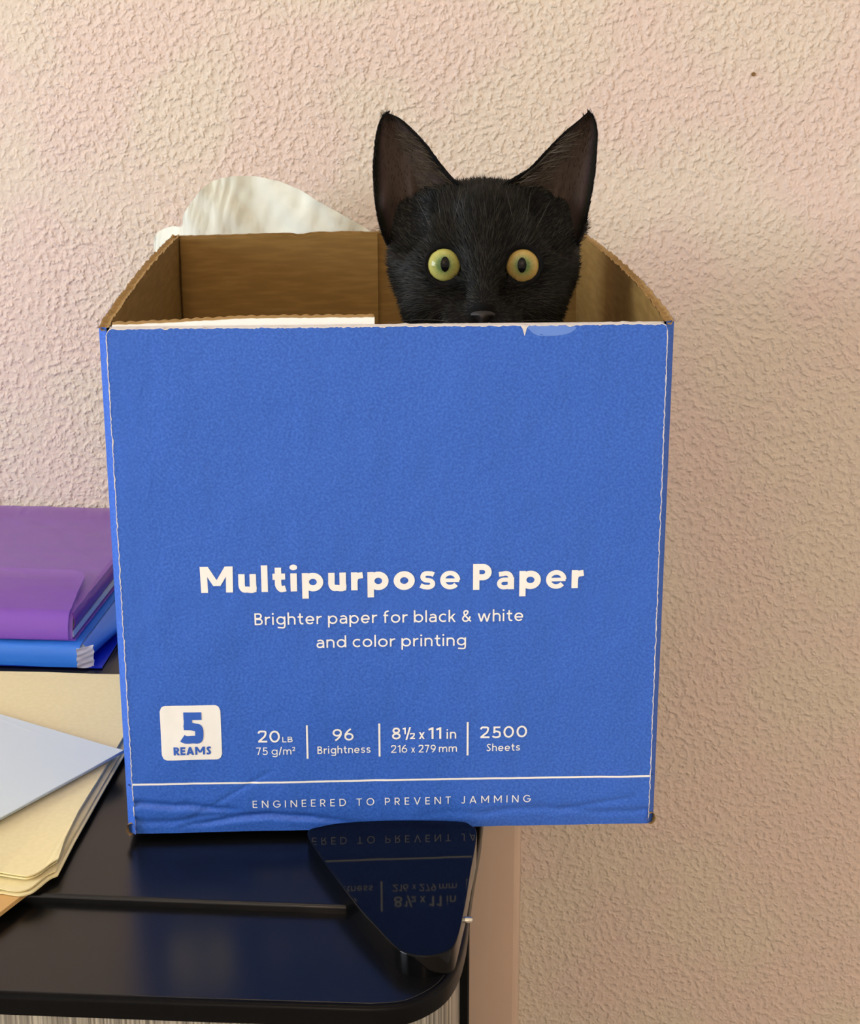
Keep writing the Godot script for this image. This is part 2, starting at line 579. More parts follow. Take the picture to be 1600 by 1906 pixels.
# ------------------------------------------------------------------ the cardboard box
# local axes: origin under the middle of the box, front face at z = +BD / 2
func fdisp(x: float, y: float) -> float:
	var d := 0.0006 * wob.get_noise_2d(x * 14.0, y * 14.0 + 3.0) + 0.00022 * wob.get_noise_2d(x * 60.0, y * 22.0)
	# crushed bottom edge: a roll and creases, strongest on the left
	var low := clampf((0.017 - y) / 0.017, 0.0, 1.0)
	d -= 0.0022 * low * low
	var c1 := 0.0070 + 0.0035 * wob.get_noise_2d(x * 16.0, 9.0) 
	d -= 0.0010 * exp(-pow((y - c1) / 0.0016, 2.0)) * (smoothstep(-0.02, -0.06, x) + smoothstep(0.0, 0.06, x) * 0.8)
	var c2 := 0.0155 - 0.09 * (x + 0.117) + 0.0010 * wob.get_noise_2d(x * 60.0, 4.0)
	d -= 0.0017 * exp(-pow((y - c2) / 0.0014, 2.0)) * smoothstep(-0.064, -0.076, x)
	var c3 := 0.0082 - 0.13 * absf(x + 0.055) + 0.0006 * wob.get_noise_2d(x * 80.0, 1.0)
	d -= 0.0015 * exp(-pow((y - c3) / 0.0013, 2.0)) * smoothstep(-0.01, -0.03, x) * smoothstep(-0.1, -0.08, x)
	var c4 := 0.004 + 0.16 * (x - 0.05)
	d -= 0.0006 * exp(-pow((y - c4) / 0.0013, 2.0)) * smoothstep(0.07, 0.08, x) * smoothstep(0.115, 0.10, x)
	# a long faint diagonal crease above it
	var c5 := 0.006 + 0.62 * (x + 0.092)
	d -= 0.0003 * exp(-pow((y - c5) / 0.0012, 2.0)) * smoothstep(-0.09, -0.085, x) * smoothstep(-0.05, -0.058, x)
	return d

func cardboard_box() -> void:
	var t := thing("cardboard_box", "open blue multipurpose paper box with torn top flaps, standing on the black bin lid", "box", Vector3(-0.01672, 0.66, 0.25716))
	t.rotation = Vector3(0, 0.1165, 0.0004)
	var zf := BD / 2
	var hw := BW / 2
	var th := 0.0042
	# front panel: blue outside, kraft inside
	var xa := -0.1148
	var xb := 0.1153
	var top_of := func(x: float) -> float: return BH - 0.0006 + 0.0006 * wob.get_noise_2d(x * 240.0, 77.0)
	var outer := func(u: float, v: float) -> Vector3:
		var x := lerpf(xa, xb, u)
		var r := 0.0028
		var ytop: float = top_of.call(x)
		var y := lerpf(-0.0005, ytop, v)
		# rounded upper corners
		var dx := maxf(r - (x - xa), r - (xb - x))
		if dx > 0.0:
			y = minf(y, ytop - r + sqrt(maxf(r * r - dx * dx, 0.0)))
		var edge := 0.0004 * wob.get_noise_2d(y * 300.0, 31.0 if u < 0.5 else 57.0)
		if u == 0.0 or u == 1.0:
			x += edge
		return Vector3(x, y, zf + fdisp(x, y))
	var st := begin()
	grid(st, 240, 240, outer, 1, true)
	var fp := st
	fp.generate_normals()
	var am: ArrayMesh = fp.commit()
	var s2 := begin()
	grid(s2, 60, 1, func(u, v): return Vector3(lerpf(xa + 0.001, xb - 0.001, u), lerpf(0.0, BH - 0.0005, v), zf - th), 1)
	for e in 4:
		grid(s2, 100, 1, func(u, v):
			var p: Vector3 = outer.call(u, 1.0) if e == 0 else outer.call(u, 0.0) if e == 1 else outer.call(0.0, u) if e == 2 else outer.call(1.0, u)
			p.z -= v * th
			return p, 2 + e, e == 0 or e == 3)
	s2.generate_normals()
	s2.commit(am)
	var front := part("front_panel", am, null, t, "blue printed front panel")
	am.surface_set_material(0, mats.blue)
	am.surface_set_material(1, mats.torn)
	# torn white paper along its edges
	var tr := begin()
	for e in 3:
		var n := 260
		var prev := []
		for i in n + 1:
			var u := float(i) / n
			var p: Vector3 = outer.call(0.0, u) if e == 0 else outer.call(1.0, u) if e == 1 else outer.call(u, 1.0)
			var wd := (0.00014 + 0.0004 * maxf(0.0, wob.get_noise_2d(u * 46.0, 13.0 * e)) + 0.0002 * rng.randf())
			if e == 2:
				wd = 0.0002 + 0.0005 * maxf(0.0, wob.get_noise_2d(u * 60.0, 5.0)) + 0.0003 * rng.randf() + 0.004 * exp(-pow((u - 0.742) / 0.003, 2.0))
			var inn := Vector3(1, 0, 0) if e == 0 else Vector3(-1, 0, 0) if e == 1 else Vector3(0, -1, 0)
			var outp := p - inn * 0.0001 + Vector3(0, 0, 0.00012)
			var inp := p + inn * wd + Vector3(0, 0, 0.00012)
			if i > 0:
				quad(tr, prev[0], outp, inp, prev[1])
			prev = [outp, inp]
	part("torn_edge", done(tr), mats.torn, front, "white paper torn along the panel edge")
	# pale scuff at the top edge
	var sc := begin()
	var scp := closed([Vector2(0.058, 0.2276), Vector2(0.0575, 0.2266), Vector2(0.061, 0.2238), Vector2(0.068, 0.2234), Vector2(0.0745, 0.2246), Vector2(0.0762, 0.2274)], 4)
	face_poly(sc, scp, 0.00006)
	part("scuff", done(sc), mat(Color8(92, 132, 212), 0.55), front, "pale scuff at the top edge")
	# side panels bulge outwards and have ragged tops
	for s in [-1.0, 1.0]:
		var bulge := func(v: float) -> float: return s * (0.0010 if s < 0 else 0.0030) * sin(PI * pow(clampf(v, 0, 1), 1.0 if s < 0 else 0.75))
		var rag := func(z: float) -> float:
			var v := (zf - z) / BD
			return BH + 0.0012 * wob.get_noise_2d(z * 90.0, 20.0 + s) + 0.0008 * wob.get_noise_2d(z * 330.0, 40.0 + s) + 0.0015 * sin(PI * v)
		var am2 := ArrayMesh.new()
		for face in 2:
			var so := begin()
			grid(so, 90, 40, func(u, v):
				var z := lerpf(zf - 0.0004, -zf, u)
				var k: float = bulge.call(u) * smoothstep(0.0, 1.0, v)
				var x: float = s * hw + k
				# rounded front corner
				var rr := 0.0035
				var df := rr - (zf - 0.0004 - z)
				if face == 0:
					if df > 0.0:
						x -= s * (rr - sqrt(maxf(rr * rr - df * df, 0.0)))
				else:
					x = s * (hw - th) + k + 0.0006 * wob.get_noise_2d(z * 30.0, v * 6.0)
					z = lerpf(zf - th, -zf + 0.002, u)
				return Vector3(x, lerpf(0.0, rag.call(z), v), z), 1, (s > 0) == (face == 0))
			so.generate_normals()
			so.commit(am2)
		var so2 := begin()
		grid(so2, 300, 6, func(u, v):
			var z := lerpf(zf - 0.0004, -zf, u)
			var k: float = bulge.call(u)
			var wv := sin(z * TAU / 0.0075) * 0.0009 if v > 0.1 and v < 0.9 else 0.0
			return Vector3(s * (hw - th * v) + k, rag.call(z) - (0.0010 + wv * 0.6 if v > 0.2 and v < 0.8 else 0.0) + 0.0004 * wob.get_noise_2d(z * 900.0, v * 5.0), z), 1, s < 0)
		so2.generate_normals()
		so2.commit(am2)
		var sp := part("side_panel", am2, null, t)
		am2.surface_set_material(0, mats.blue)
		am2.surface_set_material(1, mats.kraft)
		am2.surface_set_material(2, mats.kraft_edge)
		# white rule that runs on round the side
		var rs := begin()
		grid(rs, 24, 1, func(u, v):
			var z := lerpf(zf - 0.001, -zf + 0.004, u)
			var k: float = bulge.call(u) * smoothstep(0.0, 1.0, 0.105)
			var rr := 0.0035
			var df := rr - (zf - 0.0004 - z)
			var x: float = s * (hw + 0.00015) + k
			if df > 0.0:
				x -= s * (rr - sqrt(maxf(rr * rr - df * df, 0.0)))
			return Vector3(x, lerpf(0.0231, 0.0241, v), z), 1, s > 0)
		part("rule_line", done(rs), mats.print, sp)
	# back panel
	var bk := begin()
	var rb := func(x: float) -> float: return BH + 0.0016 * smoothstep(-0.118, -0.02, x) + 0.0005 * wob.get_noise_2d(x * 120.0, 8.0) - 0.0015 * exp(-pow((x + 0.045) / 0.003, 2.0))
	for face in 2:
		grid(bk, 60, 30, func(u, v):
			var x := lerpf(-hw + 0.001, hw - 0.001, u)
			return Vector3(x, lerpf(0.0, rb.call(x), v), -zf + (th if face == 0 else 0.0) + 0.0005 * wob.get_noise_2d(x * 25.0, v * 5.0)), 1 + face, face == 0)
	grid(bk, 120, 1, func(u, v):
		var x := lerpf(-hw + 0.001, hw - 0.001, u)
		return Vector3(x, rb.call(x) + 0.0003 * wob.get_noise_2d(x * 900.0, v * 9.0), -zf + th * (1.0 - v)), 3, true)
	part("back_panel", done(bk), mats.kraft, t)
	# liner flap glued inside the back panel, ending in a straight vertical edge
	var fl := begin()
	var xe := 0.0
	xe = -0.0010
	var fz := func(x: float, v: float) -> float: return -zf + th + 0.0034 + 0.0012 * exp(-pow((x + 0.108) / 0.006, 2.0)) + 0.0006 * wob.get_noise_2d(x * 18.0, v * 4.0)
	grid(fl, 50, 30, func(u, v):
		var x := lerpf(-hw + th + 0.001, xe, u)
		return Vector3(x, lerpf(0.004, rb.call(x) - 0.001, v), fz.call(x, v)), 1, true)
	grid(fl, 1, 30, func(u, v): return Vector3(xe, lerpf(0.004, rb.call(xe) - 0.001, v), fz.call(xe, v) - u * 0.0034), 2, true)
	grid(fl, 50, 1, func(u, v):
		var x := lerpf(-hw + th + 0.001, xe, u)
		return Vector3(x, rb.call(x) - 0.001 + 0.0003 * wob.get_noise_2d(x * 700.0, v * 9.0), fz.call(x, 1.0) - v * 0.0034), 3, true)
	part("inner_flap", done(fl), mats.kraft, t, "brown flap glued inside the back")
	# flap folded down inside the front: its white edge stands above the rim
	var ff := begin()
	var ht := func(x: float) -> float: return BH + 0.0022 + 0.0003 * wob.get_noise_2d(x * 200.0, 2.0) - 0.0021 * smoothstep(-0.05, -0.112, x)
	grid(ff, 60, 2, func(u, v):
		var x := lerpf(-0.1128, -0.0055, u)
		return Vector3(x, lerpf(BH - 0.02, ht.call(x), v), zf - th - 0.0002), 1, true)
	grid(ff, 60, 1, func(u, v):
		var x := lerpf(-0.1128, -0.0055, u)
		return Vector3(x, lerpf(BH - 0.09, ht.call(x), v), zf - th - 0.0030), 2)
	grid(ff, 60, 1, func(u, v):
		var x := lerpf(-0.1128, -0.0055, u)
		return Vector3(x, ht.call(x), zf - th - 0.0002 - v * 0.0028), 3, true)
	grid(ff, 1, 4, func(u, v): return Vector3(-0.0055, lerpf(BH - 0.09, ht.call(-0.0055), v), zf - th - 0.0002 - u * 0.0028), 4, true)
	var flap := part("folded_flap", done(ff), mats.print, t, "white edge of the flap folded inside the front")
	var fe := begin()
	grid(fe, 160, 1, func(u, v):
		var x := lerpf(-0.1128, -0.0058, u)
		return Vector3(x, ht.call(x) + 0.0006 + 0.0005 * absf(sin(x * 700.0)) * v, zf - th - 0.0012 - v * 0.0018), 1, true)
	grid(fe, 160, 1, func(u, v):
		var x := lerpf(-0.1128, -0.0058, u)
		return Vector3(x, ht.call(x) + 0.0006 - 0.0009 * v, zf - th - 0.0012), 2)
	part("ragged_edge", done(fe), mats.kraft_edge, flap)
	# bottom, sagging in the middle
	var bt := begin()
	for k in 2:
		grid(bt, 20, 20, func(u, v): return Vector3(lerpf(-hw + 0.002, hw - 0.002, u), 0.0035 * k - 0.0039 * minf(1.0, 1.35 * sin(PI * u)) * minf(1.0, 1.5 * sin(PI * v)) + 0.0005, lerpf(-zf + 0.002, zf - 0.003, v)), 1 + k, k == 0)
	part("bottom_panel", done(bt), mats.kraft, t)
	# crushed open corners at the foot of the front panel
	for s in [-1.0, 1.0]:
		var cr := begin()
		var cpts := 14
		var rings := []
		for i in 5:
			var ring := []
			for k in cpts:
				var a := TAU * k / cpts
				var rad := 0.0026 + 0.0007 * wob.get_noise_2d(k * 3.1, 10.0 * s + i)
				var off: float = i * 0.0012
				ring.append(Vector3(s * (hw - 0.0012 - off * 0.3) + cos(a) * rad * 0.75, 0.0024 + sin(a) * rad * 1.1, zf - 0.0008 - off + 0.0004 * sin(k * 2.0)))
			rings.append(ring)
		cr.set_smooth_group(1)
		for i in 4:
			for k in cpts:
				quad(cr, rings[i][k], rings[i][(k + 1) % cpts], rings[i + 1][(k + 1) % cpts], rings[i + 1][k])
		part("crushed_corner", done(cr), mats.kraft_edge, t, "crushed open brown corner")
	# ---- printing, each line of lettering a part of the front panel
	letters(front, "title_lettering", [["Multipurpose", -0.0811, 0.1139, 0.0117, 0.0299, 0.235, 0.17], ["Paper", 0.0352, 0.1134, 0.0117, 0.0828, 0.235, 0.17]], mats.print)
	letters(front, "subtitle_lettering", [["Brighter paper for black & white", -0.0585, 0.0988, 0.0054, 0.0572, 0.125, 0.17], ["and color printing", -0.0322, 0.0878, 0.0054, 0.0325, 0.125, 0.17]], mats.print)
	letters(front, "weight_lettering", [["20", -0.0588, 0.0438, 0.0056, -0.0491, 0.15, 0.17], ["LB", -0.0482, 0.0438, 0.0026, -0.0435, 0.15, 0.17], ["75", -0.0597, 0.0379, 0.0035, -0.0547, 0.12, 0.14], ["g/m", -0.0530, 0.0379, 0.0035, -0.0443, 0.12, 0.13], ["2", -0.0439, 0.0395, 0.0019, -0.0426, 0.16, 0.0]], mats.print)
	letters(front, "brightness_lettering", [["96", -0.0261, 0.0440, 0.0055, -0.0168, 0.145, 0.17], ["Brightness", -0.0328, 0.0378, 0.0036, -0.0095, 0.13, 0.17]], mats.print)
	letters(front, "size_lettering", [["8", 0.0, 0.0440, 0.0055, 0.0039, 0.15, 0.0], ["1", 0.0047, 0.0464, 0.0031, 0.0063, 0.2, 0.0], ["/", 0.0059, 0.0440, 0.0054, 0.0085, 0.12, 0.0], ["2", 0.0079, 0.0440, 0.0029, 0.0102, 0.2, 0.0], ["x", 0.0119, 0.0440, 0.0046, 0.0144, 0.15, 0.0], ["11", 0.0160, 0.0440, 0.0055, 0.0219, 0.16, 0.17], ["in", 0.0241, 0.0440, 0.0046, 0.0283, 0.14, 0.18], ["216", -0.0005, 0.0376, 0.0036, 0.0067, 0.125, 0.14], ["x", 0.0084, 0.0376, 0.0034, 0.0102, 0.12, 0.0], ["279", 0.0117, 0.0376, 0.0036, 0.0193, 0.125, 0.14], ["mm", 0.0207, 0.0376, 0.0036, 0.0287, 0.125, 0.18]], mats.print)
	letters(front, "sheets_lettering", [["2500", 0.0389, 0.0440, 0.0055, 0.0597, 0.15, 0.19], ["Sheets", 0.0418, 0.0376, 0.0036, 0.0566, 0.13, 0.16]], mats.print)
	letters(front, "slogan_lettering", [["ENGINEERED TO PREVENT JAMMING", -0.0621, 0.0122, 0.0036, 0.0616, 0.12, 0.0]], mats.print, 0.00032)
	for d in [[-0.03725, 0.0517, 0.0356], [-0.0055, 0.0517, 0.0358], [0.0334, 0.0518, 0.0356]]:
		var sd := begin()
		face_strip(sd, d[0] - 0.00042, d[0] + 0.00042, d[2], d[1], 1, 12)
		part("divider_line", done(sd), mats.print, front)
	var rl := begin()
	grid(rl, 160, 1, func(u, v):
		var x := lerpf(xa + 0.0003, xb - 0.0003, u)
		var y: float = lerpf(0.02475, 0.0239, u) + (v - 0.5) * 0.0009
		return Vector3(x, y, zf + fdisp(x, y) + 0.00012), 1, true)
	part("rule_line", done(rl), mats.print, front, "thin white rule across the panel")
	var bs := begin()
	grid(bs, 40, 30, func(u, v):
		var x := lerpf(-0.1010, -0.0747, u)
		var r := 0.0026
		var dx := maxf(r - (x + 0.1010), r - (-0.0747 - x))
		var off := r - sqrt(maxf(r * r - dx * dx, 0.0)) if dx > 0.0 else 0.0
		var y := lerpf(0.0362 + off, 0.0620 - off, v)
		return Vector3(x, y, zf + fdisp(x, y) + 0.00014), 1, true)
	var badge := part("badge", done(bs), mats.print, front, "white rounded square reading 5 REAMS")
	letters(badge, "badge_lettering", [["5", -0.0926, 0.0443, 0.0145, -0.0822, 0.25, 0.0], ["REAMS", -0.0958, 0.0387, 0.0038, -0.0793, 0.24, 0.1]], mats.ink, 0.0003)

func face_poly(st: SurfaceTool, p: PackedVector2Array, lift: float) -> void:
	var zf := BD / 2
	st.set_smooth_group(1)
	var id := Geometry2D.triangulate_polygon(p)
	for t in range(0, id.size(), 3):
		var q := []
		for k in 3:
			var a := p[id[t + k]]
			q.append(Vector3(a.x, a.y, zf + fdisp(a.x, a.y) + lift))
		if (q[1] - q[0]).cross(q[2] - q[0]).z > 0:
			triang(st, q[0], q[2], q[1])
		else:
			triang(st, q[0], q[1], q[2])

func face_strip(st: SurfaceTool, x0: float, x1: float, y0: float, y1: float, nu: int, nv: int) -> void:
	var zf := BD / 2
	grid(st, nu, nv, func(u, v):
		var x := lerpf(x0, x1, u)
		var y := lerpf(y0, y1, v)
		return Vector3(x, y, zf + fdisp(x, y) + 0.00012), 1, true)

# lettering: [text, left, baseline, cap height, right, stroke / cap height, -]
func letters(parent: Node, n: String, runs: Array, m: Material, lift := 0.0002) -> void:
	var st := begin()
	var zf := BD / 2
	st.set_smooth_group(1)
	for r in runs:
		var s: float = r[3]
		var t: float = r[5]
		var gs := []
		var total := 0.0
		for i in (r[0] as String).length():
			var g := glyph(r[0][i], t)
			gs.append(g)
			total += g[0]
		var want: float = (r[4] - r[1]) / s
		var gap: float = r[6]
		var squeeze := 1.0
		if gap > 0.0:
			squeeze = (want - gap * (gs.size() - 1)) / total
		elif gs.size() > 1:
			gap = (want - total) / (gs.size() - 1.0)
		else:
			squeeze = want / total
		var x := 0.0
		for g in gs:
			for k in g[1]:
				var quads := []
				if k[0] == 1:
					var pp := wide(k[1], squeeze)
					for j in range(1, pp.size() - 1):
						quads.append([pp[0], pp[j], pp[j + 1]])
				else:
					var l := ribbon(wide(k[1], squeeze), t * (k[2] if k.size() > 2 else 1.0))
					for j in l.size() - 1:
						quads.append([l[j][0], l[j][1], l[j + 1][1]])
						quads.append([l[j][0], l[j + 1][1], l[j + 1][0]])
				for q in quads:
					var w := []
					for p in q:
						var px: float = r[1] + (x + p.x) * s
						var py: float = r[2] + p.y * s
						w.append(Vector3(px, py, zf + fdisp(px, py) + lift))
					if (w[1] - w[0]).cross(w[2] - w[0]).z > 0:
						triang(st, w[0], w[2], w[1])
					else:
						triang(st, w[0], w[1], w[2])
			x += g[0] * squeeze + gap
	part(n, done(st), m, parent)

func wide(p: PackedVector2Array, k: float) -> PackedVector2Array:
	var o := PackedVector2Array()
	for q in p:
		o.append(Vector2(q.x * k, q.y))
	return o

func ribbon(p: PackedVector2Array, t: float) -> Array:
	var o := []
	var n := p.size()
	for i in n:
		var a := (p[i] - p[i - 1]).normalized() if i > 0 else (p[1] - p[0]).normalized()
		var b := (p[i + 1] - p[i]).normalized() if i < n - 1 else a
		if n > 2 and p[0].distance_to(p[n - 1]) < 1e-4:
			if i == 0:
				a = (p[0] - p[n - 2]).normalized()
			if i == n - 1:
				b = (p[1] - p[0]).normalized()
		var na := Vector2(-a.y, a.x)
		var m := (na + Vector2(-b.y, b.x)).normalized()
		m = m / maxf(0.5, m.dot(na)) * t / 2
		o.append([p[i] + m, p[i] - m])
	return o

func ln(list: Array) -> Array:
	return [0, PackedVector2Array(list)]

func ar(cx: float, cy: float, rx: float, ry: float, a0: float, a1: float, n := 20) -> Array:
	return [0, arc2(Vector2(cx, cy), rx, ry, a0, a1, n)]

func dg(x0: float, y0: float, x1: float, y1: float, t: float) -> Array:
	var w := t / 2 / sin(absf(atan2(y1 - y0, x1 - x0)))
	return [1, PackedVector2Array([Vector2(x0 - w, y0), Vector2(x0 + w, y0), Vector2(x1 + w, y1), Vector2(x1 - w, y1)])]

func sp(list: Array) -> Array:
	return [0, catmull(list, 7)]

func glyph(ch: String, t: float) -> Array:
	var h := t / 2
	var V := func(x: float, y: float) -> Vector2: return Vector2(x, y)
	var x := 0.70
	var cut := clampf(1.0 - (t - 0.14) * 4.2, 0.55, 1.0)   # heavy faces thin their inner strokes
	var thin := clampf(1.0 - (t - 0.14) * 2.4, 0.72, 1.0)
	match ch:
		" ": return [0.16, []]
		"o": return [0.74, [ar(0.37, 0.35, 0.37 - h, 0.365 - h, 0, 360, 28)]]
		"p": return [0.74, [ln([V.call(h, -0.29), V.call(h, x)]), ar(0.38, 0.35, 0.36 - h, 0.36 - h, 0, 360, 28)]]
		"b": return [0.74, [ln([V.call(h, 0), V.call(h, 1.03)]), ar(0.38, 0.35, 0.36 - h, 0.36 - h, 0, 360, 28)]]
		"d": return [0.74, [ln([V.call(0.74 - h, 0), V.call(0.74 - h, 1.03)]), ar(0.36, 0.35, 0.36 - h, 0.36 - h, 0, 360, 28)]]
		"g": return [0.72, [ar(0.36, 0.36, 0.36 - h, 0.35 - h, 0, 360, 28), sp([V.call(0.72 - h, x), V.call(0.72 - h, 0.2), V.call(0.72 - h, -0.02), V.call(0.6, -0.23), V.call(0.36, -0.31 + h), V.call(0.1, -0.22)])]]
		"a": return [0.60, [[0, PackedVector2Array([V.call(0.08, 0.60 - h * 0.1)]) + arc2(V.call(0.30, 0.44), 0.30 - h, 0.27 - h * thin, 112, 0, 12), thin], ln([V.call(0.60 - h, 0.46), V.call(0.60 - h, 0.0)]), [0, PackedVector2Array([V.call(0.60 - h, 0.43 - h * 0.45)]) + arc2(V.call(0.24, 0.5 * (0.43 - h * 0.45 + h * thin - 0.01)), 0.24 - h * thin, 0.5 * (0.43 - h * 0.45 - h * thin + 0.01), 90, 270, 14) + PackedVector2Array([V.call(0.31, h * thin - 0.01), V.call(0.44, h * thin + 0.03), V.call(0.60 - h, 0.20)]), cut * 0.5 + thin * 0.5]]]
		"e": return [0.70, [[0, arc2(V.call(0.35, 0.35), 0.35 - h * thin, 0.365 - h * thin, 0, 322, 28), thin], [0, PackedVector2Array([V.call(h, 0.345), V.call(0.70 - h * thin * 0.4, 0.345)]), cut]]]
		"c": return [0.60, [ar(0.36, 0.35, 0.36 - h, 0.365 - h, 48, 312, 22)]]
		"s":
			var yt := 0.71 - h * thin
			var yb := h * thin - 0.01
			var ry := (yt - 0.35) / 2
			var rb := (0.35 - yb) / 2
			return [0.54, [[0, PackedVector2Array([V.call(0.49, yt - 0.05), V.call(0.40, yt - 0.012)]) + arc2(V.call(0.255, 0.35 + ry), 0.235 - h * thin, ry, 80, 250, 12) + arc2(V.call(0.285, 0.35 - rb), 0.255 - h * thin, rb, 72, -98, 12) + PackedVector2Array([V.call(0.14, yb + 0.018), V.call(0.03, yb + 0.07)]), thin]]]
		"r": return [0.40, [ln([V.call(h, 0), V.call(h, x)]), sp([V.call(h, 0.36), V.call(h + 0.05, 0.52), V.call(0.25, 0.68 - h), V.call(0.41, 0.705 - h)])]]
		"u": return [0.62, [ln([V.call(0.62 - h, x), V.call(0.62 - h, 0)]), sp([V.call(h, x), V.call(h, 0.45), V.call(h, 0.25), V.call(0.11 + h * 0.6, 0.06 + h * 0.5), V.call(0.30, h - 0.01), V.call(0.5, 0.1), V.call(0.62 - h, 0.28)])]]
		"n": return [0.62, [ln([V.call(h, 0), V.call(h, x)]), sp([V.call(h, 0.42), V.call(0.12, 0.6), V.call(0.32, 0.71 - h), V.call(0.51 - h * 0.6, 0.64 - h * 0.5), V.call(0.62 - h, 0.45), V.call(0.62 - h, 0.25), V.call(0.62 - h, 0)])]]
		"h": return [0.62, [ln([V.call(h, 0), V.call(h, 1.03)]), sp([V.call(h, 0.42), V.call(0.12, 0.6), V.call(0.32, 0.71 - h), V.call(0.51 - h * 0.6, 0.64 - h * 0.5), V.call(0.62 - h, 0.45), V.call(0.62 - h, 0.25), V.call(0.62 - h, 0)])]]
		"m":
			var o := [ln([V.call(h, 0), V.call(h, x)])]
			for k in 2:
				var q := k * 0.46
				o.append(sp([V.call(q + h, 0.42), V.call(q + 0.1, 0.6), V.call(q + 0.27, 0.71 - h), V.call(q + 0.43 - h * 0.6, 0.64 - h * 0.5), V.call(q + 0.52 - h, 0.45), V.call(q + 0.52 - h, 0.25), V.call(q + 0.52 - h, 0)]))
			return [0.98, o]
		"t": return [0.44, [sp([V.call(0.19, 0.93), V.call(0.19, 0.6), V.call(0.19, 0.26), V.call(0.24 + h * 0.3, 0.05 + h * 0.5), V.call(0.36, h - 0.01), V.call(0.44, h + 0.01)]), ln([V.call(0.0, x - h), V.call(0.43, x - h)])]]
		"i": return [maxf(t, 0.15), [ln([V.call(h, 0), V.call(h, x)]), [1, arc2(Vector2(h, 0.93), maxf(h * 1.15, 0.08), maxf(h * 0.95, 0.08), 0, 330, 11)]]]
		"l": return [t, [ln([V.call(h, 0), V.call(h, 1.03)])]]
		"f": return [0.42, [sp([V.call(0.42, 1.0), V.call(0.30, 1.04 - h), V.call(0.16, 0.88), V.call(0.15, 0.7), V.call(0.15, 0.4), V.call(0.15, 0)]), ln([V.call(0, x - h), V.call(0.38, x - h)])]]
		"k": return [0.56, [ln([V.call(h, 0), V.call(h, 1.03)]), dg(0.1, 0.27, 0.47, x, t), dg(0.22, 0.42, 0.49, 0, t)]]
		"w": return [1.02, [dg(0.07, x, 0.28, 0, t), dg(0.51, x, 0.28, 0, t), dg(0.51, x, 0.74, 0, t), dg(0.95, x, 0.74, 0, t)]]
		"x": return [0.60, [dg(0.08, x, 0.52, 0, t), dg(0.52, x, 0.08, 0, t)]]
		"&": return [0.74, [sp([V.call(0.70, 0.03), V.call(0.42, 0.34), V.call(0.2, 0.62), V.call(0.17, 0.84), V.call(0.31, 1 - h), V.call(0.46, 0.86), V.call(0.38, 0.66), V.call(0.13, 0.43), V.call(h, 0.22), V.call(0.2, h), V.call(0.42, 0.09), V.call(0.58, 0.28), V.call(0.64, 0.46)])]]
		"/": return [0.42, [dg(0.35, 1.06, 0.07, -0.06, t)]]
		"0": return [0.76, [ar(0.38, 0.5, 0.38 - h, 0.51 - h, 0, 360, 30)]]
		"1": return [0.34, [ln([V.call(0.34 - h, 0), V.call(0.34 - h, 1)]), ln([V.call(0.34 - h, 1 - h * 1.1), V.call(0.02, 0.84 - h * 0.6)])]]
		"2": return [0.66, [sp([V.call(0.05, 0.76), V.call(0.13, 0.92), V.call(0.32, 1.01 - h), V.call(0.53, 0.91), V.call(0.58 - h * 0.4, 0.72), V.call(0.47, 0.5), V.call(0.28, 0.3), V.call(0.09, h + 0.03)]), ln([V.call(0.02, h), V.call(0.66, h)])]]
		"5": return [0.64, [ln([V.call(0.11, 1 - h), V.call(0.59, 1 - h)]), ln([V.call(0.11 + h, 1), V.call(0.09 + h, 0.42)]), sp([V.call(0.11 + h, 0.485), V.call(0.22, 0.61 - h * 0.4), V.call(0.40, 0.64 - h), V.call(0.58 - h * 0.7, 0.52 - h * 0.3), V.call(0.64 - h, 0.33), V.call(0.57 - h * 0.7, 0.12), V.call(0.34, h - 0.01), V.call(0.15, 0.05 + h * 0.5), V.call(0.02 + h * 0.3, 0.17)])]]
		"6": return [0.66, [ar(0.33, 0.32, 0.33 - h, 0.33 - h, 0, 360, 26), sp([V.call(h, 0.32), V.call(0.08 + h * 0.4, 0.55), V.call(0.26, 0.80), V.call(0.47, 1.0)])]]
		"9": return [0.66, [ar(0.33, 0.68, 0.33 - h, 0.33 - h, 0, 360, 26), sp([V.call(0.66 - h, 0.68), V.call(0.58 - h * 0.4, 0.45), V.call(0.40, 0.20), V.call(0.19, 0.0)])]]
		"7": return [0.60, [ln([V.call(0.0, 1 - h), V.call(0.58, 1 - h)]), dg(0.58 - h * 1.1, 1.0, 0.2, 0, t)]]
		"8": return [0.64, [ar(0.32, 0.75, 0.28 - h, 0.265 - h, 0, 360, 24), ar(0.32, 0.275, 0.32 - h, 0.285 - h, 0, 360, 24)]]
		"P": return [0.64, [ln([V.call(h, 0), V.call(h, 1)]), [0, PackedVector2Array([V.call(h, 1 - h), V.call(0.32, 1 - h)]) + arc2(V.call(0.34, 0.685), 0.30 - h, 0.315 - h, 85, -85, 12) + PackedVector2Array([V.call(0.32, 0.37 + h), V.call(h, 0.37 + h)])]]]
		"R": return [0.66, [ln([V.call(h, 0), V.call(h, 1)]), dg(0.30, 0.42, 0.58, 0, t), [0, PackedVector2Array([V.call(h, 1 - h), V.call(0.32, 1 - h)]) + arc2(V.call(0.34, 0.69), 0.29 - h, 0.31 - h, 85, -85, 12) + PackedVector2Array([V.call(0.32, 0.38 + h), V.call(h, 0.38 + h)])]]]
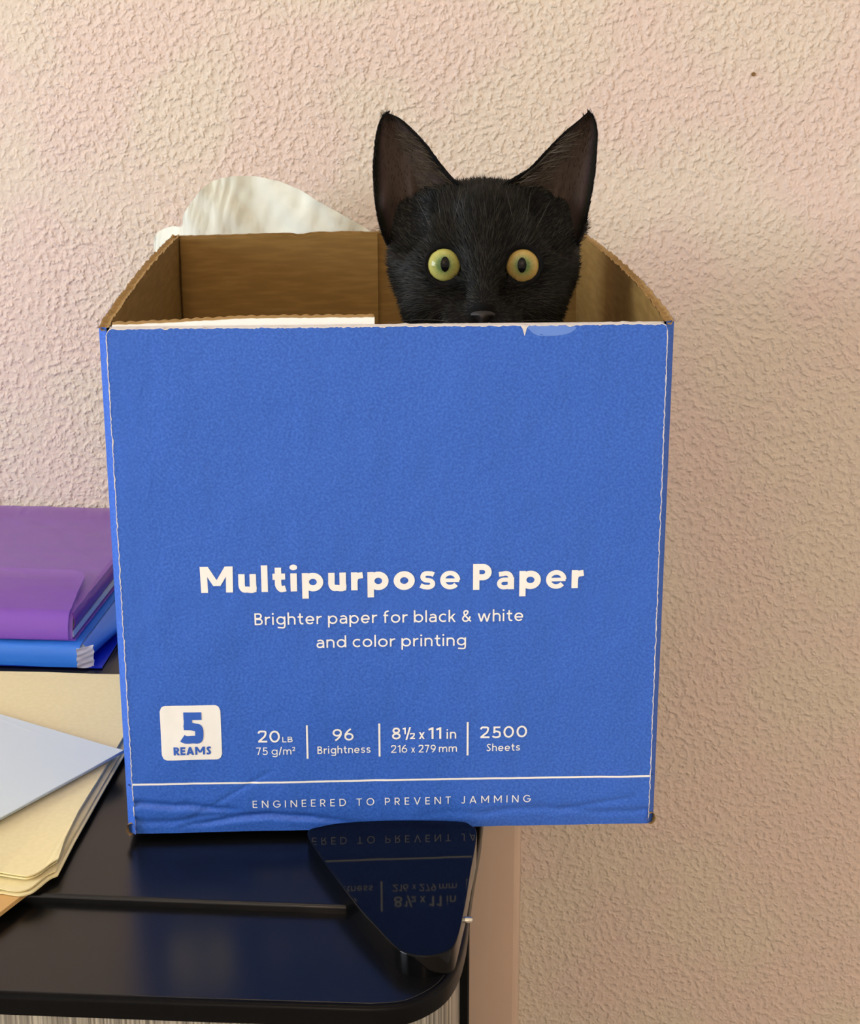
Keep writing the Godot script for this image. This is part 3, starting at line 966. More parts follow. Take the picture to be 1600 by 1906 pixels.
		"B": return [0.64, [ln([V.call(h, 0), V.call(h, 1)]), [0, PackedVector2Array([V.call(h, 1 - h), V.call(0.3, 1 - h)]) + arc2(V.call(0.33, 0.75), 0.25 - h, 0.25 - h, 85, -85, 12) + PackedVector2Array([V.call(0.3, 0.5 + h), V.call(h, 0.5 + h)])], [0, PackedVector2Array([V.call(h, 0.555 - h), V.call(0.33, 0.555 - h)]) + arc2(V.call(0.36, 0.2775), 0.28 - h, 0.2775 - h, 85, -85, 12) + PackedVector2Array([V.call(0.33, h), V.call(h, h)])]]]
		"D": return [0.80, [ln([V.call(h, 0), V.call(h, 1)]), [0, PackedVector2Array([V.call(h, 1 - h), V.call(0.28, 1 - h)]) + arc2(V.call(0.32, 0.5), 0.48 - h, 0.5 - h, 88, -88, 18) + PackedVector2Array([V.call(0.28, h), V.call(h, h)])]]]
		"E": return [0.56, [ln([V.call(h, 0), V.call(h, 1)]), ln([V.call(h, 1 - h), V.call(0.56, 1 - h)]), ln([V.call(h, 0.51), V.call(0.52, 0.51)]), ln([V.call(h, h), V.call(0.56, h)])]]
		"L": return [0.50, [ln([V.call(h, 0), V.call(h, 1)]), ln([V.call(h, h), V.call(0.5, h)])]]
		"T": return [0.64, [ln([V.call(0.32, 0), V.call(0.32, 1)]), ln([V.call(0, 1 - h), V.call(0.64, 1 - h)])]]
		"I": return [t, [ln([V.call(h, 0), V.call(h, 1)])]]
		"J": return [0.44, [sp([V.call(0.44 - h, 1), V.call(0.44 - h, 0.6), V.call(0.44 - h, 0.26), V.call(0.36 - h * 0.5, 0.07), V.call(0.2, h - 0.01), V.call(0.02, 0.1)])]]
		"O": return [0.96, [ar(0.48, 0.5, 0.48 - h, 0.51 - h, 0, 360, 30)]]
		"G": return [0.88, [[0, arc2(V.call(0.48, 0.5), 0.48 - h, 0.51 - h, 42, 340, 24) + PackedVector2Array([V.call(0.93 - h, 0.46)])], ln([V.call(0.93, 0.46), V.call(0.5, 0.46)])]]
		"S": return [0.58, [sp([V.call(0.52, 0.84), V.call(0.30, 1.01 - h), V.call(0.05 + h, 0.76), V.call(0.29, 0.51), V.call(0.54 - h, 0.26), V.call(0.28, h - 0.01), V.call(0.03, 0.16)])]]
		"A": return [0.86, [dg(0.43, 1, t * 0.53, 0, t), dg(0.43, 1, 0.86 - t * 0.53, 0, t), ln([V.call(0.2, 0.29), V.call(0.66, 0.29)])]]
		"V": return [0.84, [dg(t * 0.53, 1, 0.42, 0, t), dg(0.84 - t * 0.53, 1, 0.42, 0, t)]]
		"N": return [0.80, [ln([V.call(h, 0), V.call(h, 1)]), ln([V.call(0.8 - h, 0), V.call(0.8 - h, 1)]), dg(t * 0.61, 1, 0.8 - t * 0.61, 0, t)]]
		"M":
			var w := 0.86 + t * 1.2
			return [w, [dg(h + 0.01, 1, h + 0.03, 0, t), dg(w - h - 0.01, 1, w - h - 0.03, 0, t), dg(t * 0.68, 1, w / 2, 0.26, t * 0.92), dg(w - t * 0.68, 1, w / 2, 0.26, t * 0.92)]]
	return [0.5, []]

# ------------------------------------------------------------------ the cat
# head frame in millimetres: origin between the eyes, z towards the viewer
func smin(a: float, b: float, k: float) -> float:
	var h := clampf(0.5 + 0.5 * (b - a) / k, 0.0, 1.0)
	return lerpf(b, a, h) - k * h * (1.0 - h)

func cap(p: Vector3, a: Vector3, b: Vector3, ra: float, rb: float) -> float:
	var ab := b - a
	var t := clampf((p - a).dot(ab) / ab.length_squared(), 0.0, 1.0)
	return p.distance_to(a + ab * t) - lerpf(ra, rb, t)

func ell(p: Vector3, c: Vector3, r: Vector3) -> float:
	var q := (p - c) / r
	var k := q.length()
	return (k - 1.0) * minf(r.x, minf(r.y, r.z)) * (0.55 + 0.45 * k) if k < 1.0 else (k - 1.0) * k / maxf((q / r).length(), 1e-6)

func head_sdf(p: Vector3) -> float:
	var q := Vector3(absf(p.x), p.y, p.z)
	var d := ell(q, Vector3(0, 2, -28), Vector3(45, 37.5, 40))
	d = smin(d, q.distance_to(Vector3(20.5, -18, -8)) - 17.0, 9.0)
	d = smin(d, cap(q, Vector3(0, 20, 0), Vector3(0, -2, 10), 13.0, 8.5), 8.0)
	d = smin(d, q.distance_to(Vector3(19, 12.5, 0)) - 9.0, 6.0)
	d = smin(d, cap(q, Vector3(0, -2, 12), Vector3(0, -18, 21), 7.5, 6.2), 6.0)
	d = smin(d, q.distance_to(Vector3(7.5, -28, 14)) - 10.5, 6.0)
	d = smin(d, q.distance_to(Vector3(0, -37, 8)) - 9.0, 6.0)
	# ear roots
	d = smin(d, cap(q, Vector3(24, 28, -34), Vector3(41, 20, -36), 10.0, 9.0), 8.0)
	d = -smin(-d, ell(q, Vector3(36, 25, -8), Vector3(15.5, 20, 19)), 6.0)
	# neck
	d = smin(d, cap(p, Vector3(0, -20, -38), Vector3(0, -75, -62), 31.0, 40.0), 14.0)
	# eyelids and openings
	var e := q - Vector3(18.1, 0, 9.0)
	var rr := Vector2(e.x, e.y).length()
	d = smin(d, Vector2(rr - 8.7, e.z).length() - 1.5, 3.0)
	if p.z > 0.0:
		d = maxf(d, 7.25 - rr)
		d = maxf(d, 2.0 - Vector2(q.x - 10.6, q.y + 3.2).length())
	# mouth line
	d = maxf(d, -cap(q, Vector3(0, -29, 26), Vector3(0, -33.5, 25), 0.7, 0.7))
	d = maxf(d, -cap(q, Vector3(0, -33.5, 25), Vector3(10, -37, 18), 0.8, 0.6))
	return d

# body frame in millimetres: origin at the head, y straight up, z forwards
func body_sdf(p: Vector3) -> float:
	var q := Vector3(absf(p.x), p.y, p.z)
	var d := cap(p, Vector3(0, -30, -40), Vector3(0, -95, -66), 30.0, 40.0)
	d = smin(d, cap(p, Vector3(0, -95, -66), Vector3(0, -175, -110), 40.0, 54.0), 20.0)
	d = smin(d, cap(q, Vector3(26, -188, -105), Vector3(38, -205, -50), 36.0, 25.0), 14.0)
	d = smin(d, cap(q, Vector3(38, -221, -55), Vector3(36, -223, -14), 9.0, 9.5), 8.0)
	d = smin(d, cap(q, Vector3(22, -110, -52), Vector3(19, -205, -34), 21.0, 11.0), 12.0)
	d = smin(d, cap(q, Vector3(19, -218, -32), Vector3(19, -222, -16), 11.0, 10.5), 8.0)
	d = smin(d, cap(p, Vector3(-10, -215, -150), Vector3(-58, -222, -120), 13.0, 11.0), 8.0)
	d = smin(d, cap(p, Vector3(-58, -222, -120), Vector3(-64, -223, -60), 11.0, 10.0), 5.0)
	d = smin(d, cap(p, Vector3(-64, -223, -60), Vector3(-50, -224, -4), 10.0, 7.0), 5.0)
	return d

func nets(f: Callable, lo: Vector3, hi: Vector3, h: float) -> Array:
	var n := Vector3i(((hi - lo) / h).ceil()) + Vector3i.ONE
	n = (n + Vector3i(3, 3, 3)) / 4 * 4 + Vector3i.ONE
	var val := PackedFloat32Array()
	val.resize(n.x * n.y * n.z)
	val.fill(1e3)
	var sx := 1
	var sy := n.x
	var sz := n.x * n.y
	var done_ := {}
	for bz in range(0, n.z - 1, 4):
		for by in range(0, n.y - 1, 4):
			for bx in range(0, n.x - 1, 4):
				var d0: float = f.call(lo + Vector3(bx + 2, by + 2, bz + 2) * h)
				var far := absf(d0) > h * 5.5
				for k in 5:
					for j in 5:
						for i in 5:
							var at := (bx + i) + (by + j) * sy + (bz + k) * sz
							if far:
								if val[at] > 999.0:
									val[at] = d0
							elif not done_.has(at):
								done_[at] = true
								val[at] = f.call(lo + Vector3(bx + i, by + j, bz + k) * h)
	var idx := {}
	var vs := PackedVector3Array()
	var tris := PackedInt32Array()
	var corner := [0, sx, sy, sx + sy, sz, sx + sz, sy + sz, sx + sy + sz]
	var cpos := [Vector3(0, 0, 0), Vector3(1, 0, 0), Vector3(0, 1, 0), Vector3(1, 1, 0), Vector3(0, 0, 1), Vector3(1, 0, 1), Vector3(0, 1, 1), Vector3(1, 1, 1)]
	var edges := [[0, 1], [2, 3], [4, 5], [6, 7], [0, 2], [1, 3], [4, 6], [5, 7], [0, 4], [1, 5], [2, 6], [3, 7]]
	for z in n.z - 1:
		for y in n.y - 1:
			var row := y * sy + z * sz
			for x in n.x - 1:
				var at := row + x
				var neg := 0
				for c in corner:
					if val[at + c] < 0.0:
						neg += 1
				if neg == 0 or neg == 8:
					continue
				var s := Vector3.ZERO
				var m := 0
				for e in edges:
					var a := val[at + corner[e[0]]]
					var b := val[at + corner[e[1]]]
					if (a < 0.0) != (b < 0.0):
						s += (cpos[e[0]] as Vector3).lerp(cpos[e[1]], a / (a - b))
						m += 1
				idx[at] = vs.size()
				vs.append(lo + (Vector3(x, y, z) + s / m) * h)
	for at in idx:
		for ax in 3:
			var st: int = [sx, sy, sz][ax]
			var u: int = [sy, sz, sx][ax]
			var w: int = [sz, sx, sy][ax]
			var a := val[at]
			var b := val[at + st]
			if (a < 0.0) == (b < 0.0):
				continue
			if not (idx.has(at - u) and idx.has(at - w) and idx.has(at - u - w)):
				continue
			var q := [idx[at], idx[at - u], idx[at - u - w], idx[at - w]]
			if a < 0.0:
				tris.append_array(PackedInt32Array([q[0], q[2], q[1], q[0], q[3], q[2]]))
			else:
				tris.append_array(PackedInt32Array([q[0], q[1], q[2], q[0], q[2], q[3]]))
	return [vs, tris]

func cat() -> void:
	var hp := Vector3(0.0341, 0.8981, 0.2955)
	var to_cam := (Vector3(0.0676, 1.0125, 1.0742) - hp).normalized()
	var bz := to_cam
	var bx := Vector3.UP.cross(bz).normalized()
	var head := Transform3D(Basis(bx, bz.cross(bx), bz).scaled_local(Vector3.ONE * 0.001), hp)
	var fz := Vector3(bz.x, 0, bz.z).normalized()
	var body := Transform3D(Basis(Vector3.UP.cross(fz), Vector3.UP, fz).scaled_local(Vector3.ONE * 0.001), hp)
	var t := thing("cat", "black kitten with yellow green eyes and upright ears peering out of the blue box", "cat", Vector3(hp.x, 0.664, hp.z))
	var inv := Transform3D(Basis(), t.position).affine_inverse()
	var th := inv * head
	var tb := inv * body
	var pos := PackedVector3Array()
	var nor := PackedVector3Array()
	var col := PackedColorArray()
	var id := PackedInt32Array()
	var fur_c := Color(0.006, 0.0055, 0.005)
	var head_from := 0
	for k in 2:
		var r: Array = nets(head_sdf, Vector3(-54, -64, -72), Vector3(54, 46, 34), 1.9) if k == 0 else nets(body_sdf, Vector3(-80, -240, -175), Vector3(70, -50, 10), 6.0)
		var base := pos.size()
		for v in r[0]:
			pos.append((th if k == 0 else tb) * v)
			col.append(fur_c)
		for i in r[1]:
			id.append(base + i)
		if k == 0:
			head_from = id.size()
	# ears
	var ear_front := []
	var oL := [Vector2(-46, 9), Vector2(-50.5, 24), Vector2(-52.3, 42), Vector2(-51.8, 55), Vector2(-50.5, 63), Vector2(-48.8, 68.3), Vector2(-46.8, 70.6)]
	var iL := [Vector2(-9, 36), Vector2(-14.5, 40), Vector2(-20, 46), Vector2(-27, 55.5), Vector2(-33.5, 62.5), Vector2(-39.5, 67.8), Vector2(-44.8, 70.6)]
	var oR := [Vector2(45, 9), Vector2(49, 24), Vector2(52, 42), Vector2(53, 55), Vector2(53, 62.5), Vector2(51.9, 68), Vector2(50.2, 70.8)]
	var iR := [Vector2(9, 37), Vector2(14.5, 40.5), Vector2(22, 45.5), Vector2(30, 54), Vector2(38, 62), Vector2(44, 67), Vector2(48.2, 70.8)]
	for s in 2:
		var o := catmull(oL if s == 0 else oR, 5)
		var i_ := catmull(iL if s == 0 else iR, 5)
		var nv := o.size()
		var nu := 22
		var fr := []
		var bk := []
		for v in nv:
			var f := float(v) / (nv - 1)
			var rf := []
			var rb := []
			for u in nu + 1:
				var a := float(u) / nu     # 0 outer edge, 1 inner edge
				var p2 := o[v].lerp(i_[v], a)
				var ze := lerpf(lerpf(-20.0, -11.0, a), -27.0, pow(f, 0.8))
				var deep := lerpf(19.0, 2.5, pow(f, 0.75)) * pow(sin(PI * clampf(a, 0.0, 1.0)), 0.75)
				# fold of skin (the pocket) on the outer edge near the base
				var pocket := exp(-pow((f - 0.20) / 0.07, 2.0)) * exp(-pow((a - 0.12) / 0.09, 2.0))
				var ridge := exp(-pow((a - 0.42 - 0.2 * f) / 0.07, 2.0)) * exp(-pow((f - 0.18) / 0.14, 2.0))
				var z := ze - deep + 8.0 * pocket + 4.0 * ridge
				rf.append(Vector3(p2.x, p2.y, z))
				var th2 := 0.7 + 2.2 * sin(PI * a)
				rb.append(Vector3(p2.x, p2.y, ze - deep * 0.95 - th2))
			fr.append(rf)
			bk.append(rb)
		var skin := Color(0.058, 0.040, 0.034)
		for side in 2:
			var rows: Array = fr if side == 0 else bk
			var base := pos.size()
			for v in nv:
				for u in nu + 1:
					pos.append(th * (rows[v][u] as Vector3))
					var a := float(u) / nu
					var f := float(v) / (nv - 1)
					var inner := smoothstep(0.02, 0.16, a) * smoothstep(0.02, 0.25, 1.0 - a) * smoothstep(0.98, 0.8, f) * smoothstep(0.02, 0.12, f)
					col.append(fur_c.lerp(skin, inner) if side == 0 else fur_c)
			for v in nv - 1:
				for u in nu:
					var a := base + v * (nu + 1) + u
					var b := a + 1
					var c := a + nu + 2
					var d := a + nu + 1
					if (s == 0) == (side == 0):
						id.append_array(PackedInt32Array([a, c, b, a, d, c]))
					else:
						id.append_array(PackedInt32Array([a, b, c, a, c, d]))
			if side == 1:
				var fb := base - nv * (nu + 1)
				for v in nv - 1:
					for e in 2:
						var u := nu * e
						var a := fb + v * (nu + 1) + u
						var b := base + v * (nu + 1) + u
						var c := b + nu + 1
						var d := a + nu + 1
						id.append_array(PackedInt32Array([a, b, c, a, c, d]) if (e == 0) != (s == 0) else PackedInt32Array([a, c, b, a, d, c]))
		ear_front.append([fr, bk, o, i_])
	nor.resize(pos.size())
	for k in range(0, id.size(), 3):
		var a := id[k]
		var b := id[k + 1]
		var c := id[k + 2]
		var nn := (pos[c] - pos[a]).cross(pos[b] - pos[a])
		nor[a] += nn
		nor[b] += nn
		nor[c] += nn
	for k in nor.size():
		nor[k] = nor[k].normalized()
	var arr := []
	arr.resize(Mesh.ARRAY_MAX)
	arr[Mesh.ARRAY_VERTEX] = pos
	arr[Mesh.ARRAY_NORMAL] = nor
	arr[Mesh.ARRAY_COLOR] = col
	arr[Mesh.ARRAY_INDEX] = id
	var am := ArrayMesh.new()
	am.add_surface_from_arrays(Mesh.PRIMITIVE_TRIANGLES, arr)
	var fm := mat(Color(1, 1, 1), 0.7, 0.22)
	fm.vertex_color_use_as_albedo = true
	part("body", am, fm, t, "black furry body with head and ears")
	# fur
	var fp := PackedVector3Array()
	var fc := PackedColorArray()
	var areas := PackedFloat32Array()
	var total := 0.0
	for k in range(0, head_from, 3):
		total += (pos[id[k + 1]] - pos[id[k]]).cross(pos[id[k + 2]] - pos[id[k]]).length()
		areas.append(total)
	var nose := Vector3(0, -22, 25)
	var thi := th.affine_inverse()
	var count := 52000
	var ti := 0
	for k in count:
		var target := total * (k + rng.randf()) / count
		while ti < areas.size() - 1 and areas[ti] < target:
			ti += 1
		var a := id[ti * 3]
		var b := id[ti * 3 + 1]
		var c := id[ti * 3 + 2]
		var u := rng.randf()
		var v := rng.randf()
		if u + v > 1.0:
			u = 1.0 - u
			v = 1.0 - v
		var p: Vector3 = thi * (pos[a] + (pos[b] - pos[a]) * u + (pos[c] - pos[a]) * v)
		var nn: Vector3 = (thi.basis * (nor[a] + nor[b] + nor[c])).normalized()
		if p.y < -50.0:
			continue
		var e := Vector2(absf(p.x) - 18.1, p.y).length()
		if e < 9.3 and p.z > 2.0:
			continue
		if p.distance_to(nose + Vector3(0, -1, 0)) < 6.5:
			continue
		var flow := (p - Vector3(0, -16, 30))
		flow = (flow - nn * flow.dot(nn)).normalized()
		flow = (flow + Vector3(rng.randf_range(-0.22, 0.22), rng.randf_range(-0.22, 0.22), rng.randf_range(-0.22, 0.22)) + Vector3(0, -0.15 if absf(p.x) > 25.0 else 0.1, 0)).normalized()
		var near := clampf((p.distance_to(nose) - 5.0) / 40.0, 0.0, 1.0)
		var ln_ := lerpf(1.8, 6.0, near) * rng.randf_range(0.7, 1.25)
		if absf(p.x) > 24.0 and p.y > 10.0 and p.z > -34.0:
			ln_ *= 0.45
		strand(fp, fc, th, p, nn, flow, ln_, 0.16, lerpf(0.25, 0.42, rng.randf()), Color(0.007, 0.0065, 0.0055).lerp(Color(0.034, 0.034, 0.029), pow(rng.randf(), 2.6)))
	# hair on the ears: short on the backs and edges, long and pale inside
	for s in 2:
		var fr: Array = ear_front[s][0]
		var bk: Array = ear_front[s][1]
		var nv := fr.size()
		for k in 5200:
			var v := rng.randi_range(0, nv - 2)
			var u := rng.randi_range(0, 21)
			var f := float(v) / nv
			var edge := rng.randf()
			var p: Vector3
			var out := Vector3(-1 if s == 0 else 1, 0.8, 0)
			if edge < 0.45:
				# along both edges
				var inner := rng.randf() < 0.5
				u = 22 if inner else 0
				p = (fr[v][u] as Vector3).lerp(fr[v + 1][u], rng.randf()) - Vector3(0, 0, rng.randf() * 1.5)
				var dirp: Vector3 = (fr[v + 1][u] - fr[v][u]).normalized()
				var across: Vector3 = (fr[v][u] - fr[v][11]).normalized()
				strand(fp, fc, th, p, Vector3(0, 0, 1), (dirp + across * rng.randf_range(0.0, 0.35) + Vector3(0, 0, rng.randf_range(-0.2, 0.4))).normalized(), rng.randf_range(1.6, 3.6), 0.14, 0.1, Color(0.007, 0.0065, 0.006))
			elif edge < 0.62:
				p = (fr[v][u] as Vector3).lerp(fr[v + 1][u + 1], rng.randf())
				var dirp: Vector3 = (fr[v + 1][u] - fr[v][u]).normalized()
				strand(fp, fc, th, p, Vector3(0, 0, 1), (dirp + Vector3(rng.randf_range(-0.3, 0.3), 0, 0.2)).normalized(), rng.randf_range(1.2, 2.6), 0.11, 0.2, Color(0.030, 0.022, 0.018))
			else:
				p = (bk[v][u] as Vector3).lerp(bk[v + 1][u + 1], rng.randf())
				var dirp: Vector3 = (bk[v + 1][u] - bk[v][u]).normalized()
				strand(fp, fc, th, p, Vector3(0, 0, -1), dirp, rng.randf_range(1.5, 3.0), 0.14, 0.15, Color(0.007, 0.0065, 0.006))
		for k in 260:
			# long hairs from the inner edge across the cup
			var f := rng.randf_range(0.05, 0.62)
			var v := int(f * (nv - 1))
			var u := 22 - rng.randi_range(1, 7)
			var p: Vector3 = (fr[v][u] as Vector3).lerp(fr[v + 1][u], rng.randf())
			var d := Vector3((-1.0 if s == 0 else 1.0) * rng.randf_range(0.7, 1.1), rng.randf_range(0.0, 0.8), 0.25)
			strand(fp, fc, th, p, Vector3(0, 0, 1), d.normalized(), rng.randf_range(6.0, 13.0) * (1.0 - 0.5 * f), 0.10, 0.35, Color(0.055, 0.045, 0.035).lerp(Color(0.17, 0.15, 0.115), pow(rng.randf(), 2.0)))
		for k in 36:
			# tuft at the tip
			var tip: Vector3 = fr[nv - 1][11]
			strand(fp, fc, th, tip + Vector3(rng.randf_range(-2.5, 2.5), rng.randf_range(-3, 0), 0), Vector3(0, 0, 1), Vector3((-0.25 if s == 0 else -0.05) + rng.randf_range(-0.6, 0.6), 1.0, rng.randf_range(-0.3, 0.3)).normalized(), rng.randf_range(2.0, 5.5), 0.12, 0.1, Color(0.007, 0.0065, 0.006))
	var fa := []
	fa.resize(Mesh.ARRAY_MAX)
	fa[Mesh.ARRAY_VERTEX] = fp
	fa[Mesh.ARRAY_COLOR] = fc
	var fst := SurfaceTool.new()
	fst.create_from_arrays(fa)
	fst.generate_normals()
	var hm := mat(Color(1, 1, 1), 0.5, 0.22)
	hm.vertex_color_use_as_albedo = true
	var fur := part("fur", fst.commit(), hm, t, "short black fur")
	fur.set_meta("kind", "stuff")
	# eyes
	for s in [-1.0, 1.0]:
		eye(t, th, s)
	# nose pad
	var ns := begin()
	grid(ns, 16, 10, func(u, v):
		var a := lerpf(-1.0, 1.0, u)
		var b := lerpf(1.0, -1.0, v)
		var w := lerpf(1.8, 5.6, smoothstep(-1.0, 0.5, b))
		var y := -23.0 + b * 3.4 - 0.8 * a * a * (1.0 if b > 0 else -0.4)
		var z := 27.4 - 2.6 * a * a - 1.6 * b * b - (1.1 * exp(-pow((absf(a) - 0.55) / 0.25, 2.0)) * smoothstep(0.3, -0.6, b))
		return th * Vector3(a * w, y, z), 1, false)
	part("nose", done(ns), mat(Color8(36, 32, 31), 0.5, 0.4), t, "dark grey nose")
	# whiskers and brow hairs, each a tapering hair
	var wm := mat(Color8(92, 88, 80), 0.5)
	var list := []
	for s in [-1.0, 1.0]:
		for k in 4:
			list.append([Vector3(s * (11 + k), -26 - k * 1.7, 21 - k), Vector3(s * 1.0, 0.16 - 0.12 * k, -0.12), 34.0 + 3.0 * k])
		for k in 3:
			list.append([Vector3(s * (15 + 4 * k), 14.5, 7 - k), Vector3(s * (-0.25 + 0.38 * k) , 1.0, 0.35), 22.0 - 2.0 * k])
	for w in list:
		var ws := begin()
		var pts := []
		for k in 9:
			var f := k / 8.0
			pts.append(th * ((w[0] as Vector3) + (w[1] as Vector3).normalized() * w[2] * f + Vector3(0, -6.0 * f * f if absf(w[1].x) > 0.9 else 0.0, -8.0 * f * f)))
		tube(ws, pts, 0.00009, 0.00002, 4)
		part("whisker", done(ws), wm, t)

func strand(fp: PackedVector3Array, fc: PackedColorArray, th: Transform3D, p: Vector3, n: Vector3, flow: Vector3, l: float, w: float, lift: float, c: Color) -> void:
	var side := flow.cross(n).normalized() * w
	var m := p + (flow * (1.0 - lift * 0.3) + n * lift) * l * 0.5
	var e := p + (flow + n * lift * 0.55) * l
	fp.append(th * (p - side)); fp.append(th * (p + side)); fp.append(th * (m + side * 0.75))
	fp.append(th * (p - side)); fp.append(th * (m + side * 0.75)); fp.append(th * (m - side * 0.75))
	fp.append(th * (m - side * 0.75)); fp.append(th * (m + side * 0.75)); fp.append(th * e)
	for k in 9:
		fc.append(c)

func eye(t: Node3D, th: Transform3D, s: float) -> void:
	var c := Vector3(18.1 * s, 0.1 if s < 0 else -0.2, 4.0)
	var r := 9.1
	var green := Color8(144, 150, 86)
	var outer := Color8(168, 165, 92)
	var halo := Color8(84, 104, 60)
	var dark := Color8(30, 28, 14)
	if s > 0:
		green = Color8(142, 136, 82)
		outer = Color8(172, 147, 86)
	var st := begin()
	st.set_smooth_group(1)
	var rings := 24
	var segs := 64
	var nz := FastNoiseLite.new()
	nz.frequency = 1.0
	nz.seed = 9
	var rows := []
	for i in rings + 1:
		var a := deg_to_rad(64.0) * i / rings
		var row := []
		for k in segs:
			var b := TAU * k / segs
			var d := Vector3(sin(a) * cos(b), sin(a) * sin(b), cos(a))
			var rad := sin(a) * r
			var f := rad / 7.2
			var col := halo.lerp(green, smoothstep(0.34, 0.62, f + 0.05 * nz.get_noise_2d(k * 0.9, 3.0))).lerp(outer, smoothstep(0.6, 0.85, f))
			col = col.lerp(dark, smoothstep(0.99, 1.09, f))
			col = col.lightened(0.10 * nz.get_noise_2d(k * 2.3, f * 2.0)) if f < 1.0 else col
			row.append([th * (c + d * r), col.srgb_to_linear()])
		rows.append(row)
	for i in rings:
		for k in segs:
			var j := (k + 1) % segs
			for o in [[i, k], [i + 1, k], [i + 1, j], [i, k], [i + 1, j], [i, j]]:
				st.set_color(rows[o[0]][o[1]][1])
				st.add_vertex(rows[o[0]][o[1]][0])
	var im := mat(Color(1, 1, 1), 0.5, 0.1)
	im.vertex_color_use_as_albedo = true
	im.clearcoat_enabled = true
	im.clearcoat = 0.45
	im.clearcoat_roughness = 0.05
	var e := part("eye", done(st), im, t, "yellow green eye" if s < 0 else "amber green eye")
	var ps := begin()
	ps.set_smooth_group(1)
	var off := Vector2(0.6 if s < 0 else -0.4, 0.2)
	var pr := []
	for i in 7:
		var row := []
		for k in 32:
			var b := TAU * k / 32
			var q := Vector2(cos(b) * 2.1, signf(sin(b)) * pow(absf(sin(b)), 1.15) * 3.5) * i / 6.0 + off
			row.append(th * (c + Vector3(q.x, q.y, sqrt(r * r - q.length_squared()) + 0.06)))
		pr.append(row)
	for i in 6:
		for k in 32:
			var j := (k + 1) % 32
			quad(ps, pr[i][k], pr[i + 1][k], pr[i + 1][j], pr[i][j])
	var pm := mat(Color8(3, 4, 5), 0.5, 0.05)
	pm.clearcoat_enabled = true
	pm.clearcoat = 0.35
	pm.clearcoat_roughness = 0.05
	part("pupil", done(ps), pm, e, "narrow black pupil")

# ------------------------------------------------------------------ papers on the lid
func sheet_slab(poly: PackedVector2Array, y0: float, y1: float, amp: float, key: float) -> ArrayMesh:
	var st := begin()
	var p := dense(poly, 0.012)
	slab(st, p, y0, y1, 0.0, func(x: float, z: float) -> float: return y1 + amp * wob.get_noise_2d(x * 22.0 + key, z * 22.0))
	return done(st)

